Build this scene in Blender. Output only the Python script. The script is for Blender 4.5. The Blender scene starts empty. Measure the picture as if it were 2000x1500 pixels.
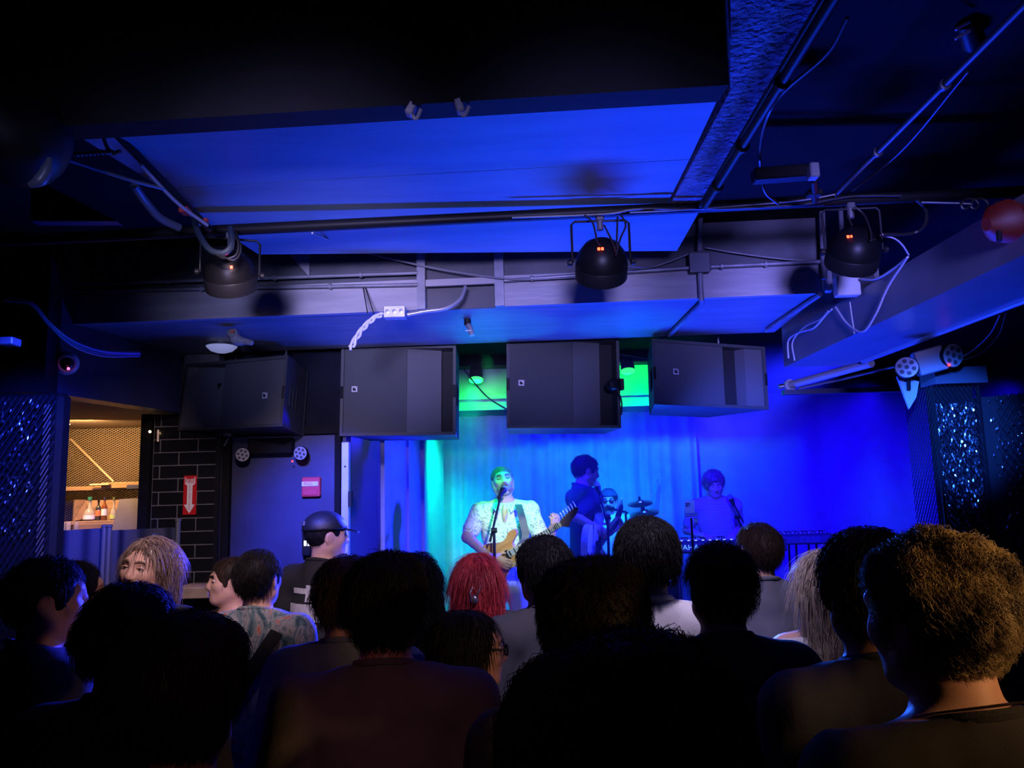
import bpy, math, random
import numpy as np
from mathutils import Matrix, Vector, Euler

random.seed(7)
RNG = np.random.default_rng(7)
SC = bpy.context.scene
COL = SC.collection
R = math.radians

# ------------------------------------------------------------------ camera
CAM_Z = 1.90
FPX = 1500.0
cam_data = bpy.data.cameras.new('camera')
cam_data.sensor_width = 36.0
cam_data.lens = 36.0 * FPX / 2000.0
cam_data.clip_start = 0.05
cam = bpy.data.objects.new('camera', cam_data)
COL.objects.link(cam)
CAM_R = (Euler((R(90 + 8.0), 0, R(0.3)), 'XYZ').to_matrix() @ Matrix.Rotation(R(-1.5), 3, 'Z'))
cam.matrix_world = Matrix.Translation((0, 0, CAM_Z)) @ CAM_R.to_4x4()
SC.camera = cam

# ------------------------------------------------------------------ world and exposure
world = bpy.data.worlds.new('world')
SC.world = world
world.use_nodes = True
world.node_tree.nodes['Background'].inputs[0].default_value = (0.1, 0.15, 1.0, 1)
world.node_tree.nodes['Background'].inputs[1].default_value = 0.0012
SC.view_settings.view_transform = 'Standard'
SC.view_settings.look = 'None'
SC.view_settings.exposure = 0.0
SC.view_settings.gamma = 1.0
SC.view_settings.use_curve_mapping = False
SC.cycles.max_bounces = 4
SC.cycles.use_adaptive_sampling = True
SC.cycles.adaptive_threshold = 0.045
SC.cycles.diffuse_bounces = 2
SC.cycles.glossy_bounces = 2
SC.cycles.transmission_bounces = 4
SC.cycles.volume_bounces = 0
SC.cycles.sample_clamp_indirect = 4.0
SC.cycles.caustics_reflective = False
SC.cycles.caustics_refractive = False


def light(name, kind, loc, target, color, power, size=0.2, spot=60, blend=0.6, size_y=None, spread=180):
    d = bpy.data.lights.new(name, kind)
    d.color = color
    d.energy = power
    if kind == 'AREA':
        d.shape = 'DISK' if size_y is None else 'RECTANGLE'
        d.size = size
        d.size_y = size_y or size
        d.spread = R(spread)
    else:
        d.shadow_soft_size = size
    if kind == 'SPOT':
        d.spot_size = R(spot)
        d.spot_blend = blend
    o = bpy.data.objects.new(name, d)
    COL.objects.link(o)
    v = Vector(target) - Vector(loc)
    o.rotation_euler = v.to_track_quat('-Z', 'Y').to_euler()
    o.location = loc
    return o


BLUE = (0.012, 0.02, 1.0)
DEEP = (0.007, 0.0, 1.0)
VIOLET = (0.42, 0.40, 1.0)
CYAN = (0.0, 0.45, 1.0)
GREEN = (0.0, 1.0, 0.35)
def P0(px, py, Y):
    d = CAM_R @ Vector(((px - 1000.0) / FPX, (750.0 - py) / FPX, -1.0))
    return Vector((0, 0, CAM_Z)) + d * (Y / d.y)


# blue wash on the backdrop from the stage ceiling
for x, tx, pw in ((0.2, 0.3, 450), (1.5, 1.6, 520), (2.8, 2.9, 520), (3.9, 4.2, 260)):
    light('stage_wash', 'SPOT', (x, 6.0, 2.62), (tx, 8.0, 1.25), DEEP, pw, 0.1, 95, 1.0)
light('side_fill', 'SPOT', (2.4, 5.4, 2.85), (-0.9, 5.6, 1.5), (0.008, 0.012, 1.0), 4500, 0.1, 45, 1.0)  # added unseen wash to brighten the left wing panels
# added unseen blue lights at the stage lip, brightening ceiling and bulkheads
light('lip_fill_strip', 'AREA', (0.95, 5.12, 0.5), (0.7, 2.75, 2.95), (0.008, 0.055, 1.0), 84, 2.0, size_y=0.12, spread=100)
light('lip_fill', 'SPOT', (-0.7, 5.12, 0.5), (-1.3, 3.4, 2.8), (0.012, 0.05, 1.0), 220, 0.3, 70, 1.0)
light('lip_fill', 'SPOT', (1.6, 5.12, 0.5), (1.65, 3.4, 2.6), DEEP, 330, 0.3, 70, 1.0)
# added unseen blue lights over the stage edge that rim the crowd
light('rim_fill', 'SPOT', (-0.2, 5.12, 2.15), (-1.55, 1.8, 1.3), (0.02, 0.03, 1.0), 1200, 0.08, 40, 0.8)
light('rim_fill', 'SPOT', (0.8, 5.12, 2.2), (1.15, 1.3, 1.5), (0.02, 0.12, 1.0), 700, 0.08, 27, 0.8)
# house lights from behind the viewer onto beam face and loudspeakers
for x, tx, c, pw in ((-0.5, -1.1, (0.40, 0.42, 1.0), 480), (-0.4, -0.62, (0.50, 0.44, 1.0), 1300), (0.2, 0.2, (0.38, 0.35, 1.0), 1000), (0.8, 1.35, (0.26, 0.24, 1.0), 1500)):
    light('house_spot', 'SPOT', (x, -0.6, 2.3), (tx, 3.6, 2.74), c, pw, 0.25, 16.5, 1.0)
# house downlights over the middle of the crowd
light('crowd_downlight', 'SPOT', (-0.75, 1.95, 2.8), (-1.5, 4.2, 1.5), (1.0, 0.72, 0.82), 150, 0.06, 58, 0.8)
light('crowd_downlight', 'SPOT', (0.55, 1.95, 2.8), (0.45, 3.0, 1.55), (0.75, 0.62, 1.0), 105, 0.06, 66, 0.9)
light('house_rear', 'SPOT', (-0.1, -0.9, 2.6), (-0.33, 1.85, 1.3), (1.0, 0.34, 0.42), 26, 0.1, 18, 1.0)
light('crowd_downlight', 'SPOT', (0.95, 1.75, 2.8), (-0.05, 2.25, 1.5), (0.72, 0.5, 1.0), 16, 0.05, 15, 0.9)  # added unseen spot to brighten the face with glasses
# added unseen spots that make the glitter columns sparkle
light('column_fill', 'SPOT', (1.2, 2.2, 2.4), (2.07, 3.7, 2.15), (0.02, 0.12, 1.0), 900, 0.05, 22, 0.8)
light('column_fill', 'SPOT', (-1.3, 2.3, 2.75), (-2.2, 3.4, 2.0), (0.02, 0.05, 1.0), 600, 0.05, 40, 0.8)
# green and cyan beams, partly from the lamps in the header
light('green_beam', 'SPOT', (-0.2, 5.13, 2.85), (-0.08, 5.62, 1.95), (0.0, 1.0, 0.25), 150, 0.04, 30, 0.9)
light('green_beam', 'SPOT', P0(930, 741, 6.6), (-0.74, 7.35, 1.65), (0.0, 1.0, 0.6), 650, 0.05, 62, 1.0)
light('cyan_beam', 'SPOT', P0(930, 741, 6.6), (-0.2, 7.9, 1.6), (0.0, 0.25, 1.0), 110, 0.05, 46, 1.0)
for px in (930, 1226):
    light('green_spill', 'SPOT', P0(px, 744, 6.72), P0(px, 768, 7.2), (0.0, 1.0, 0.05), 60, 0.04, 105, 0.6)
light('cyan_beam', 'SPOT', (1.0, 6.2, 2.75), (0.9, 7.9, 1.5), (0.0, 0.33, 1.0), 260, 0.05, 46, 1.0)
light('drum_fill', 'SPOT', (0.95, 6.3, 2.75), (0.88, 7.4, 1.65), (0.0, 0.75, 1.0), 90, 0.04, 22, 0.9)  # added unseen spot to brighten the drummer
# added unseen spots standing in for lamp spill under the beam
light('cyan_spill_fill', 'SPOT', (-0.15, 5.14, 0.9), (-0.10, 4.1, 2.78), (0.0, 0.45, 1.0), 110, 0.05, 22, 0.7)
light('cyan_spill_fill', 'SPOT', (0.62, 5.14, 0.9), (0.62, 4.1, 2.78), (0.0, 0.4, 1.0), 90, 0.05, 20, 0.7)
# warm bar lights
light('bar_light', 'AREA', (-2.75, 4.75, 2.38), (-2.9, 5.3, 1.5), (1.0, 0.55, 0.22), 20, 0.25)
light('speaker_side_fill', 'SPOT', (-0.35, 5.14, 2.0), (-1.2, 4.45, 2.5), DEEP, 150, 0.05, 36, 0.8)  # added unseen spot that brightens the side of the angled loudspeaker
# warm lamp at the right rear
light('warm_lamp', 'SPOT', (2.1, 0.1, 2.2), (0.72, 1.2, 1.76), (1.0, 0.5, 0.2), 110, 0.12, 21, 0.9)


# ------------------------------------------------------------------ pixel to place
def ray(px, py):
    return CAM_R @ Vector(((px - 1000.0) / FPX, (750.0 - py) / FPX, -1.0))


def P(px, py, Y):
    d = ray(px, py)
    return Vector((0, 0, CAM_Z)) + d * (Y / d.y)


def PZ(px, py, Z):
    d = ray(px, py)
    return Vector((0, 0, CAM_Z)) + d * ((Z - CAM_Z) / d.z)


def PX(px, py, X):
    d = ray(px, py)
    return Vector((0, 0, CAM_Z)) + d * (X / d.x)


def PV(px, py, A, B):
    """pixel ray meets the upright plane through plan points A and B"""
    n = Vector((B[1] - A[1], -(B[0] - A[0]), 0))
    d = ray(px, py)
    o = Vector((0, 0, CAM_Z))
    t = (Vector((A[0], A[1], 0)) - o).dot(n) / d.dot(n)
    return o + d * t


# ------------------------------------------------------------------ materials
MATS = {}


def mat(name, color, rough=0.6, metal=0.0, noise=0.0, scale=20.0, bump=0.0, bscale=60.0, spec=0.5,
        emit=None, estr=0.0, alpha=None, trans=0.0, color2=None, stretch=None):
    if name in MATS:
        return MATS[name]
    m = bpy.data.materials.new(name)
    m.use_nodes = True
    nt = m.node_tree
    b = nt.nodes['Principled BSDF']
    b.inputs['Base Color'].default_value = (*color, 1)
    b.inputs['Roughness'].default_value = rough
    b.inputs['Metallic'].default_value = metal
    b.inputs['Specular IOR Level'].default_value = spec
    if trans:
        b.inputs['Transmission Weight'].default_value = trans
    if emit:
        b.inputs['Emission Color'].default_value = (*emit, 1)
        b.inputs['Emission Strength'].default_value = estr
    if noise or bump or color2:
        tc = nt.nodes.new('ShaderNodeTexCoord')
        src = tc.outputs['Object']
        if stretch:
            mp = nt.nodes.new('ShaderNodeMapping')
            mp.inputs['Scale'].default_value = stretch
            nt.links.new(src, mp.inputs['Vector'])
            src = mp.outputs['Vector']
    if noise or color2:
        n = nt.nodes.new('ShaderNodeTexNoise')
        n.inputs['Scale'].default_value = scale
        n.inputs['Detail'].default_value = 6
        nt.links.new(src, n.inputs['Vector'])
        r = nt.nodes.new('ShaderNodeValToRGB')
        c2 = color2 if color2 else tuple(max(0.0, c * (1 - noise)) for c in color)
        r.color_ramp.elements[0].color = (*c2, 1)
        r.color_ramp.elements[0].position = 0.35
        r.color_ramp.elements[1].color = (*color, 1)
        r.color_ramp.elements[1].position = 0.65
        nt.links.new(n.outputs['Fac'], r.inputs['Fac'])
        nt.links.new(r.outputs['Color'], b.inputs['Base Color'])
    if bump:
        n2 = nt.nodes.new('ShaderNodeTexNoise')
        n2.inputs['Scale'].default_value = bscale
        n2.inputs['Detail'].default_value = 5
        nt.links.new(src, n2.inputs['Vector'])
        bp = nt.nodes.new('ShaderNodeBump')
        bp.inputs['Strength'].default_value = bump
        bp.inputs['Distance'].default_value = 0.01
        nt.links.new(n2.outputs['Fac'], bp.inputs['Height'])
        nt.links.new(bp.outputs['Normal'], b.inputs['Normal'])
    MATS[name] = m
    return m


# ------------------------------------------------------------------ objects
MW = {}


def tag(o, label=None, cat=None, group=None, kind=None):
    if label:
        o['label'] = label
    if cat:
        o['category'] = cat
    if group:
        o['group'] = group
    if kind:
        o['kind'] = kind
    return o


def empty(name, loc=(0, 0, 0), rot=None, label=None, cat=None, group=None, kind=None):
    o = bpy.data.objects.new(name, None)
    o.empty_display_size = 0.1
    COL.objects.link(o)
    M = Matrix.Translation(loc)
    if rot is not None:
        M = M @ rot.to_4x4()
    o.matrix_world = M
    MW[o.name] = M
    return tag(o, label, cat, group, kind)


def mesh_np(name, V, F, material, parent=None, world=False, smooth=True):
    """link a mesh from numpy verts and one array of equal-length faces (or a list of faces)"""
    me = bpy.data.meshes.new(name)
    V = np.asarray(V, dtype=np.float32)
    pm = MW[parent.name] if parent is not None else Matrix.Identity(4)
    if world and parent is not None:
        inv = np.array(pm.inverted(), dtype=np.float32)
        V = V @ inv[:3, :3].T + inv[:3, 3]
    if isinstance(F, np.ndarray):
        n, k = F.shape
        me.vertices.add(len(V))
        me.vertices.foreach_set('co', V.ravel())
        me.loops.add(n * k)
        me.loops.foreach_set('vertex_index', F.astype(np.int32).ravel())
        me.polygons.add(n)
        me.polygons.foreach_set('loop_start', np.arange(0, n * k, k, dtype=np.int32))
        me.polygons.foreach_set('loop_total', np.full(n, k, dtype=np.int32))
        me.update(calc_edges=True)
        me.validate()
    else:
        me.from_pydata([tuple(v) for v in V], [], [tuple(f) for f in F])
        me.update()
    if smooth:
        me.polygons.foreach_set('use_smooth', np.ones(len(me.polygons), dtype=bool))
    me.materials.append(material)
    o = bpy.data.objects.new(name, me)
    COL.objects.link(o)
    if parent is not None:
        o.parent = parent
    MW[o.name] = pm
    return o


def spline(pts, n=8):
    pts = [Vector(p) for p in pts]
    if len(pts) < 3:
        return pts
    out = []
    ext = [pts[0] * 2 - pts[1]] + pts + [pts[-1] * 2 - pts[-2]]
    for i in range(1, len(ext) - 2):
        p0, p1, p2, p3 = ext[i - 1:i + 3]
        for k in range(n):
            t = k / n
            out.append(0.5 * ((2 * p1) + (p2 - p0) * t + (2 * p0 - 5 * p1 + 4 * p2 - p3) * t * t
                              + (3 * p1 - p0 - 3 * p2 + p3) * t ** 3))
    out.append(pts[-1])
    return out


class MB:
    def __init__(self):
        self.v = []
        self.f = []

    def add(self, vs, fs):
        o = len(self.v)
        self.v += [tuple(v) for v in vs]
        self.f += [tuple(i + o for i in f) for f in fs]
        return self

    def box(self, c, s, rot=None, bevel=0.0):
        c = Vector(c)
        hx, hy, hz = s[0] / 2, s[1] / 2, s[2] / 2
        if bevel > 0:
            b = min(bevel, hx * .9, hy * .9, hz * .9)
            vs = []
            idx = {}
            for sx in (-1, 1):
                for sy in (-1, 1):
                    for sz in (-1, 1):
                        for ax in range(3):
                            p = [sx * (hx - b), sy * (hy - b), sz * (hz - b)]
                            p[ax] = (sx * hx, sy * hy, sz * hz)[ax]
                            idx[(sx, sy, sz, ax)] = len(vs)
                            vs.append(Vector(p))
            fs = []
            for s1 in (-1, 1):
                fs.append([idx[(s1, a, b2, 0)] for a, b2 in ((-1, -1), (1, -1), (1, 1), (-1, 1))][::s1])
                fs.append([idx[(a, s1, b2, 1)] for a, b2 in ((-1, -1), (1, -1), (1, 1), (-1, 1))][::-s1])
                fs.append([idx[(a, b2, s1, 2)] for a, b2 in ((-1, -1), (1, -1), (1, 1), (-1, 1))][::s1])
            for a in (-1, 1):
                for b2 in (-1, 1):
                    fs.append([idx[(a, b2, -1, 0)], idx[(a, b2, 1, 0)], idx[(a, b2, 1, 1)], idx[(a, b2, -1, 1)]][::a * b2])
                    fs.append([idx[(a, -1, b2, 0)], idx[(a, 1, b2, 0)], idx[(a, 1, b2, 2)], idx[(a, -1, b2, 2)]][::-a * b2])
                    fs.append([idx[(-1, a, b2, 1)], idx[(1, a, b2, 1)], idx[(1, a, b2, 2)], idx[(-1, a, b2, 2)]][::a * b2])
                    for d in (-1, 1):
                        fs.append([idx[(a, b2, d, 0)], idx[(a, b2, d, 1)], idx[(a, b2, d, 2)]][::a * b2 * d])
        else:
            vs = [Vector((x * hx, y * hy, z * hz)) for x in (-1, 1) for y in (-1, 1) for z in (-1, 1)]
            fs = [(0, 1, 3, 2), (4, 6, 7, 5), (0, 4, 5, 1), (2, 3, 7, 6), (0, 2, 6, 4), (1, 5, 7, 3)]
        if rot is not None:
            vs = [rot @ v for v in vs]
        return self.add([v + c for v in vs], fs)

    def prism(self, poly, dv):
        """polygon (3-D points) swept along dv"""
        n = len(poly)
        a = [Vector(p) for p in poly]
        dv = Vector(dv)
        b = [p + dv for p in a]
        nn = Vector((0, 0, 0))
        for i in range(n):
            nn += a[i].cross(a[(i + 1) % n])
        if nn.dot(dv) > 0:
            a.reverse()
            b.reverse()
        fs = [tuple(range(n)), tuple(range(2 * n - 1, n - 1, -1))]
        for i in range(n):
            j = (i + 1) % n
            fs.append((j, i, n + i, n + j))
        return self.add(a + b, fs)

    def tube(self, pts, r, seg=8, smooth=0, caps=True):
        pts = spline(pts, smooth) if smooth else [Vector(p) for p in pts]
        n = len(pts)
        rs = r if isinstance(r, (list, tuple)) else [r] * n
        if len(rs) != n:
            rs = list(np.interp(np.linspace(0, 1, n), np.linspace(0, 1, len(rs)), rs))
        vs, fs = [], []
        up = None
        for i, p in enumerate(pts):
            t = (pts[min(i + 1, n - 1)] - pts[max(i - 1, 0)])
            t = t.normalized() if t.length > 1e-9 else Vector((0, 0, 1))
            if up is None:
                up = t.orthogonal().normalized()
            up = (up - t * up.dot(t))
            up = up.normalized() if up.length > 1e-6 else t.orthogonal().normalized()
            w = t.cross(up)
            for k in range(seg):
                a = 2 * math.pi * k / seg
                vs.append(p + (up * math.cos(a) + w * math.sin(a)) * rs[i])
        for i in range(n - 1):
            for k in range(seg):
                k2 = (k + 1) % seg
                fs.append((i * seg + k, i * seg + k2, (i + 1) * seg + k2, (i + 1) * seg + k))
        if caps:
            fs.append(tuple(range(seg - 1, -1, -1)))
            fs.append(tuple((n - 1) * seg + k for k in range(seg)))
        return self.add(vs, fs)

    def lathe(self, prof, base, axis, seg=24):
        """prof: list of (radius, distance along axis)"""
        base = Vector(base)
        axis = Vector(axis).normalized()
        u = axis.orthogonal().normalized()
        w = axis.cross(u)
        vs, fs = [], []
        for r, h in prof:
            for k in range(seg):
                a = 2 * math.pi * k / seg
                vs.append(base + axis * h + (u * math.cos(a) + w * math.sin(a)) * max(r, 1e-4))
        n = len(prof)
        for i in range(n - 1):
            for k in range(seg):
                k2 = (k + 1) % seg
                fs.append((i * seg + k, i * seg + k2, (i + 1) * seg + k2, (i + 1) * seg + k))
        fs.append(tuple(range(seg - 1, -1, -1)))
        fs.append(tuple((n - 1) * seg + k for k in range(seg)))
        return self.add(vs, fs)

    def ball(self, c, r, seg=12, rings=8, rot=None):
        c = Vector(c)
        r = r if isinstance(r, (tuple, list)) else (r, r, r)
        vs, fs = [], []
        for i in range(rings + 1):
            th = math.pi * i / rings
            for k in range(seg):
                ph = 2 * math.pi * k / seg
                v = Vector((r[0] * math.sin(th) * math.cos(ph), r[1] * math.sin(th) * math.sin(ph), r[2] * math.cos(th)))
                vs.append(c + (rot @ v if rot is not None else v))
        for i in range(rings):
            for k in range(seg):
                k2 = (k + 1) % seg
                fs.append((i * seg + k, (i + 1) * seg + k, (i + 1) * seg + k2, i * seg + k2))
        return self.add(vs, fs)

    def build(self, name, material, parent=None, smooth=False, world=True, label=None, cat=None, group=None, kind=None):
        o = mesh_np(name, self.v, self.f, material, parent, world=world, smooth=False)
        if smooth:
            me = o.data
            me.polygons.foreach_set('use_smooth', np.ones(len(me.polygons), dtype=bool))
            try:
                me.set_sharp_from_angle(angle=R(40))
            except Exception:
                pass
        return tag(o, label, cat, group, kind)


def text(name, body, size, material, M, parent=None, extrude=0.0006, align='CENTER', sx=1.0):
    c = bpy.data.curves.new(name, 'FONT')
    c.body = body
    c.size = size
    c.extrude = extrude
    c.align_x = align
    c.align_y = 'CENTER'
    c.resolution_u = 3
    c.space_line = 0.8
    c.materials.append(material)
    tmp = bpy.data.objects.new(name, c)
    COL.objects.link(tmp)
    bpy.context.view_layer.update()
    me = bpy.data.meshes.new_from_object(tmp.evaluated_get(bpy.context.evaluated_depsgraph_get()))
    bpy.data.objects.remove(tmp)
    M = M @ Matrix.Diagonal((sx, 1, 1, 1))
    pm = MW[parent.name] if parent is not None else Matrix.Identity(4)
    me.transform(pm.inverted() @ M)
    me.materials.clear()
    me.materials.append(material)
    o = bpy.data.objects.new(name, me)
    COL.objects.link(o)
    if parent is not None:
        o.parent = parent
    MW[o.name] = pm
    return o


def frame(origin, xdir, ydir):
    """matrix whose x and y axes lie along the given directions"""
    x = Vector(xdir).normalized()
    y = Vector(ydir)
    y = (y - x * y.dot(x)).normalized()
    z = x.cross(y)
    M = Matrix((x, y, z)).transposed().to_4x4()
    M.translation = Vector(origin)
    return M


# ------------------------------------------------------------------ implicit surfaces for bodies, clothes and hair
class Ell:
    def __init__(s, c, r, rot=None, k=0.02, op='u'):
        s.c = np.array(c, float)
        s.r = np.array(r if hasattr(r, '__len__') else (r, r, r), float)
        s.rot = None if rot is None else np.array(rot, float)
        s.k, s.op = k, op

    def bounds(s):
        m = s.r.max() if s.rot is not None else s.r
        return s.c - m, s.c + m

    def d(s, X, Y, Z):
        q = np.stack(np.broadcast_arrays(X - s.c[0], Y - s.c[1], Z - s.c[2]), -1)
        if s.rot is not None:
            q = q @ s.rot
        k0 = np.sqrt(((q / s.r) ** 2).sum(-1))
        k1 = np.sqrt(((q / s.r ** 2) ** 2).sum(-1)) + 1e-9
        return k0 * (k0 - 1.0) / k1

    def grow(s, g):
        return Ell(s.c, s.r + g, s.rot, s.k, s.op)


class Cap:
    """capsule between a and b with radii ra and rb"""
    def __init__(s, a, b, ra, rb=None, k=0.02, op='u'):
        s.a, s.b = np.array(a, float), np.array(b, float)
        s.ra, s.rb = ra, ra if rb is None else rb
        s.k, s.op = k, op

    def bounds(s):
        m = max(s.ra, s.rb)
        return np.minimum(s.a, s.b) - m, np.maximum(s.a, s.b) + m

    def d(s, X, Y, Z):
        ab = s.b - s.a
        L = float(ab @ ab) + 1e-9
        t = np.clip(((X - s.a[0]) * ab[0] + (Y - s.a[1]) * ab[1] + (Z - s.a[2]) * ab[2]) / L, 0, 1)
        dx = X - s.a[0] - t * ab[0]
        dy = Y - s.a[1] - t * ab[1]
        dz = Z - s.a[2] - t * ab[2]
        return np.sqrt(dx * dx + dy * dy + dz * dz) - (s.ra + (s.rb - s.ra) * t)

    def grow(s, g):
        return Cap(s.a, s.b, s.ra + g, s.rb + g, s.k, s.op)


class Half:
    """keeps what lies on the negative side of the plane"""
    def __init__(s, p, n, op='i'):
        s.p, s.n = np.array(p, float), np.array(n, float) / np.linalg.norm(n)
        s.op = op

    def d(s, X, Y, Z):
        return (X - s.p[0]) * s.n[0] + (Y - s.p[1]) * s.n[1] + (Z - s.p[2]) * s.n[2]


def sdf_mesh(prims, h):
    lo = np.array([1e9] * 3)
    hi = -lo
    for p in prims:
        if p.op == 'u':
            a, b = p.bounds()
            lo, hi = np.minimum(lo, a), np.maximum(hi, b)
    lo -= 3 * h
    hi += 3 * h
    n = np.ceil((hi - lo) / h).astype(int) + 1
    ax = [lo[i] + h * np.arange(n[i]) for i in range(3)]
    F = np.full(n, 0.08, dtype=np.float32)
    for p in prims:
        if p.op == 'i':
            dd = p.d(ax[0][:, None, None], ax[1][None, :, None], ax[2][None, None, :])
            np.maximum(F, dd, out=F)
            continue
        a, b = p.bounds()
        m = p.k + 3 * h
        i0 = np.clip(np.floor((a - m - lo) / h).astype(int), 0, n)
        i1 = np.clip(np.ceil((b + m - lo) / h).astype(int) + 1, 0, n)
        if (i1 <= i0).any():
            continue
        sl = tuple(slice(i0[i], i1[i]) for i in range(3))
        dd = p.d(ax[0][sl[0]][:, None, None], ax[1][sl[1]][None, :, None], ax[2][sl[2]][None, None, :]).astype(np.float32)
        f = F[sl]
        k = p.k
        if p.op == 'u':
            hh = np.maximum(k - np.abs(f - dd), 0) / k
            F[sl] = np.minimum(f, dd) - hh * hh * k * 0.25
        else:
            dd = -dd
            hh = np.maximum(k - np.abs(f - dd), 0) / k
            F[sl] = np.maximum(f, dd) + hh * hh * k * 0.25
    ins = F < 0
    nx, ny, nz = n
    S = np.zeros((nx - 1, ny - 1, nz - 1), dtype=np.int8)
    for i in (0, 1):
        for j in (0, 1):
            for k in (0, 1):
                S += ins[i:nx - 1 + i, j:ny - 1 + j, k:nz - 1 + k]
    act = (S > 0) & (S < 8)
    I, J, K = np.nonzero(act)
    idx = np.full(act.shape, -1, dtype=np.int32)
    idx[I, J, K] = np.arange(len(I))
    pos = np.zeros((len(I), 3))
    cnt = np.zeros(len(I))
    cs = [(a, b, c) for a in (0, 1) for b in (0, 1) for c in (0, 1)]
    val = {c: F[I + c[0], J + c[1], K + c[2]] for c in cs}
    for c in cs:
        for axx in range(3):
            if c[axx] == 0:
                e = list(c)
                e[axx] = 1
                e = tuple(e)
                fa, fb = val[c], val[e]
                cr = (fa < 0) != (fb < 0)
                den = fa - fb
                t = np.where(cr, fa / np.where(np.abs(den) < 1e-12, 1, den), 0)
                q = np.zeros((len(I), 3))
                q += np.array(c)
                q[:, axx] += t
                pos += q * cr[:, None]
                cnt += cr
    pos /= cnt[:, None]
    V = lo + h * (np.stack([I, J, K], -1) + pos)
    quads = []
    for axx in range(3):
        a = [slice(None)] * 3
        b = [slice(None)] * 3
        a[axx] = slice(0, n[axx] - 1)
        b[axx] = slice(1, n[axx])
        A, B = ins[tuple(a)], ins[tuple(b)]
        u, w = [(1, 2), (2, 0), (0, 1)][axx]
        ii = np.stack(np.nonzero(A != B), -1)
        ok = (ii[:, u] > 0) & (ii[:, w] > 0) & (ii[:, u] < n[u] - 1) & (ii[:, w] < n[w] - 1)
        ii = ii[ok]
        sgn = A[ii[:, 0], ii[:, 1], ii[:, 2]]
        def cell(du, dw):
            jj = ii.copy()
            jj[:, u] += du
            jj[:, w] += dw
            return idx[jj[:, 0], jj[:, 1], jj[:, 2]]
        q = np.stack([cell(-1, -1), cell(0, -1), cell(0, 0), cell(-1, 0)], -1)
        q[~sgn] = q[~sgn][:, ::-1]
        quads.append(q)
    Q = np.concatenate(quads)
    Q = Q[(Q >= 0).all(1)]
    return V, Q


def vnormals(V, Q):
    a, b, c, d = V[Q[:, 0]], V[Q[:, 1]], V[Q[:, 2]], V[Q[:, 3]]
    fn = np.cross(c - a, d - b)
    N = np.zeros_like(V)
    for k in range(4):
        np.add.at(N, Q[:, k], fn)
    N /= (np.linalg.norm(N, axis=1)[:, None] + 1e-12)
    return N


def strands(V, Q, n, length, lift, down=(0, -0.15, -1), width=0.0016, K=4, curl=0.0, seed=1, mask=None, sway=0.004):
    """n short hair locks lying over a hair surface"""
    rg = np.random.default_rng(seed)
    N = vnormals(V, Q)
    C = V[Q].mean(1)
    CN = N[Q].mean(1)
    CN /= np.linalg.norm(CN, axis=1)[:, None] + 1e-9
    w = np.linalg.norm(np.cross(V[Q[:, 2]] - V[Q[:, 0]], V[Q[:, 3]] - V[Q[:, 1]]), axis=1)
    if mask is not None:
        w = w * mask(C, CN)
    pick = rg.choice(len(C), n, p=w / w.sum())
    p = C[pick] + rg.normal(0, 0.002, (n, 3))
    nn = CN[pick]
    dn = np.array(down, float)[None] + rg.normal(0, 0.25, (n, 3))
    t = dn - nn * (dn * nn).sum(1)[:, None]
    t /= np.linalg.norm(t, axis=1)[:, None] + 1e-9
    s = np.cross(nn, t)
    L = length * rg.uniform(0.6, 1.3, n)
    lf = lift * rg.uniform(0.2, 1.6, n)
    ph = rg.uniform(0, 6.28, n)
    vs = np.zeros((n, K, 3, 3))
    for k in range(K):
        u = k / (K - 1)
        c = p + t * (L * (u - u * u * 0.35))[:, None] + nn * (lf * math.sin(u * math.pi * 0.8) + 0.001)[:, None]
        c[:, 2] -= L * u * u * 0.35
        c = c + s * (curl * np.sin(ph + u * 9) + sway * u * np.cos(ph))[:, None] + nn * (curl * np.cos(ph + u * 9))[:, None]
        wd = width * (1.0 - 0.75 * u)
        vs[:, k, 0] = c + s * wd
        vs[:, k, 1] = c - s * wd
        vs[:, k, 2] = c + nn * wd
    base = (np.arange(n) * K * 3)[:, None]
    fs = []
    for k in range(K - 1):
        for a, b in ((0, 1), (1, 2), (2, 0)):
            fs.append(base + np.array([k * 3 + a, k * 3 + b, (k + 1) * 3 + b, (k + 1) * 3 + a])[None])
    return vs.reshape(-1, 3), np.concatenate(fs)

# ------------------------------------------------------------------ people
SKIN = {
    'fair': mat('skin_fair', (0.62, 0.36, 0.27), 0.5, noise=0.12, scale=30, bump=0.05, bscale=300),
    'tan': mat('skin_tan', (0.45, 0.24, 0.16), 0.5, noise=0.12, scale=30, bump=0.05, bscale=300),
    'brown': mat('skin_brown', (0.25, 0.13, 0.085), 0.5, noise=0.12, scale=30, bump=0.05, bscale=300),
}
M_EYE = mat('eye_white', (0.7, 0.68, 0.66), 0.2)
M_IRIS = mat('eye_iris', (0.03, 0.015, 0.01), 0.15)
M_LIP = mat('lips', (0.45, 0.14, 0.13), 0.4)
M_SHOE = mat('shoe_canvas', (0.03, 0.03, 0.035), 0.7, bump=0.2, bscale=120)
M_JEANS = mat('denim_dark', (0.02, 0.026, 0.05), 0.85, noise=0.3, scale=60, bump=0.2, bscale=250)
M_BLACKHAIR = mat('hair_black', (0.007, 0.006, 0.006), 0.6, noise=0.3, scale=40, spec=0.2)
M_BROWNHAIR = mat('hair_brown', (0.035, 0.019, 0.011), 0.55, noise=0.4, scale=40, spec=0.25)


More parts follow.
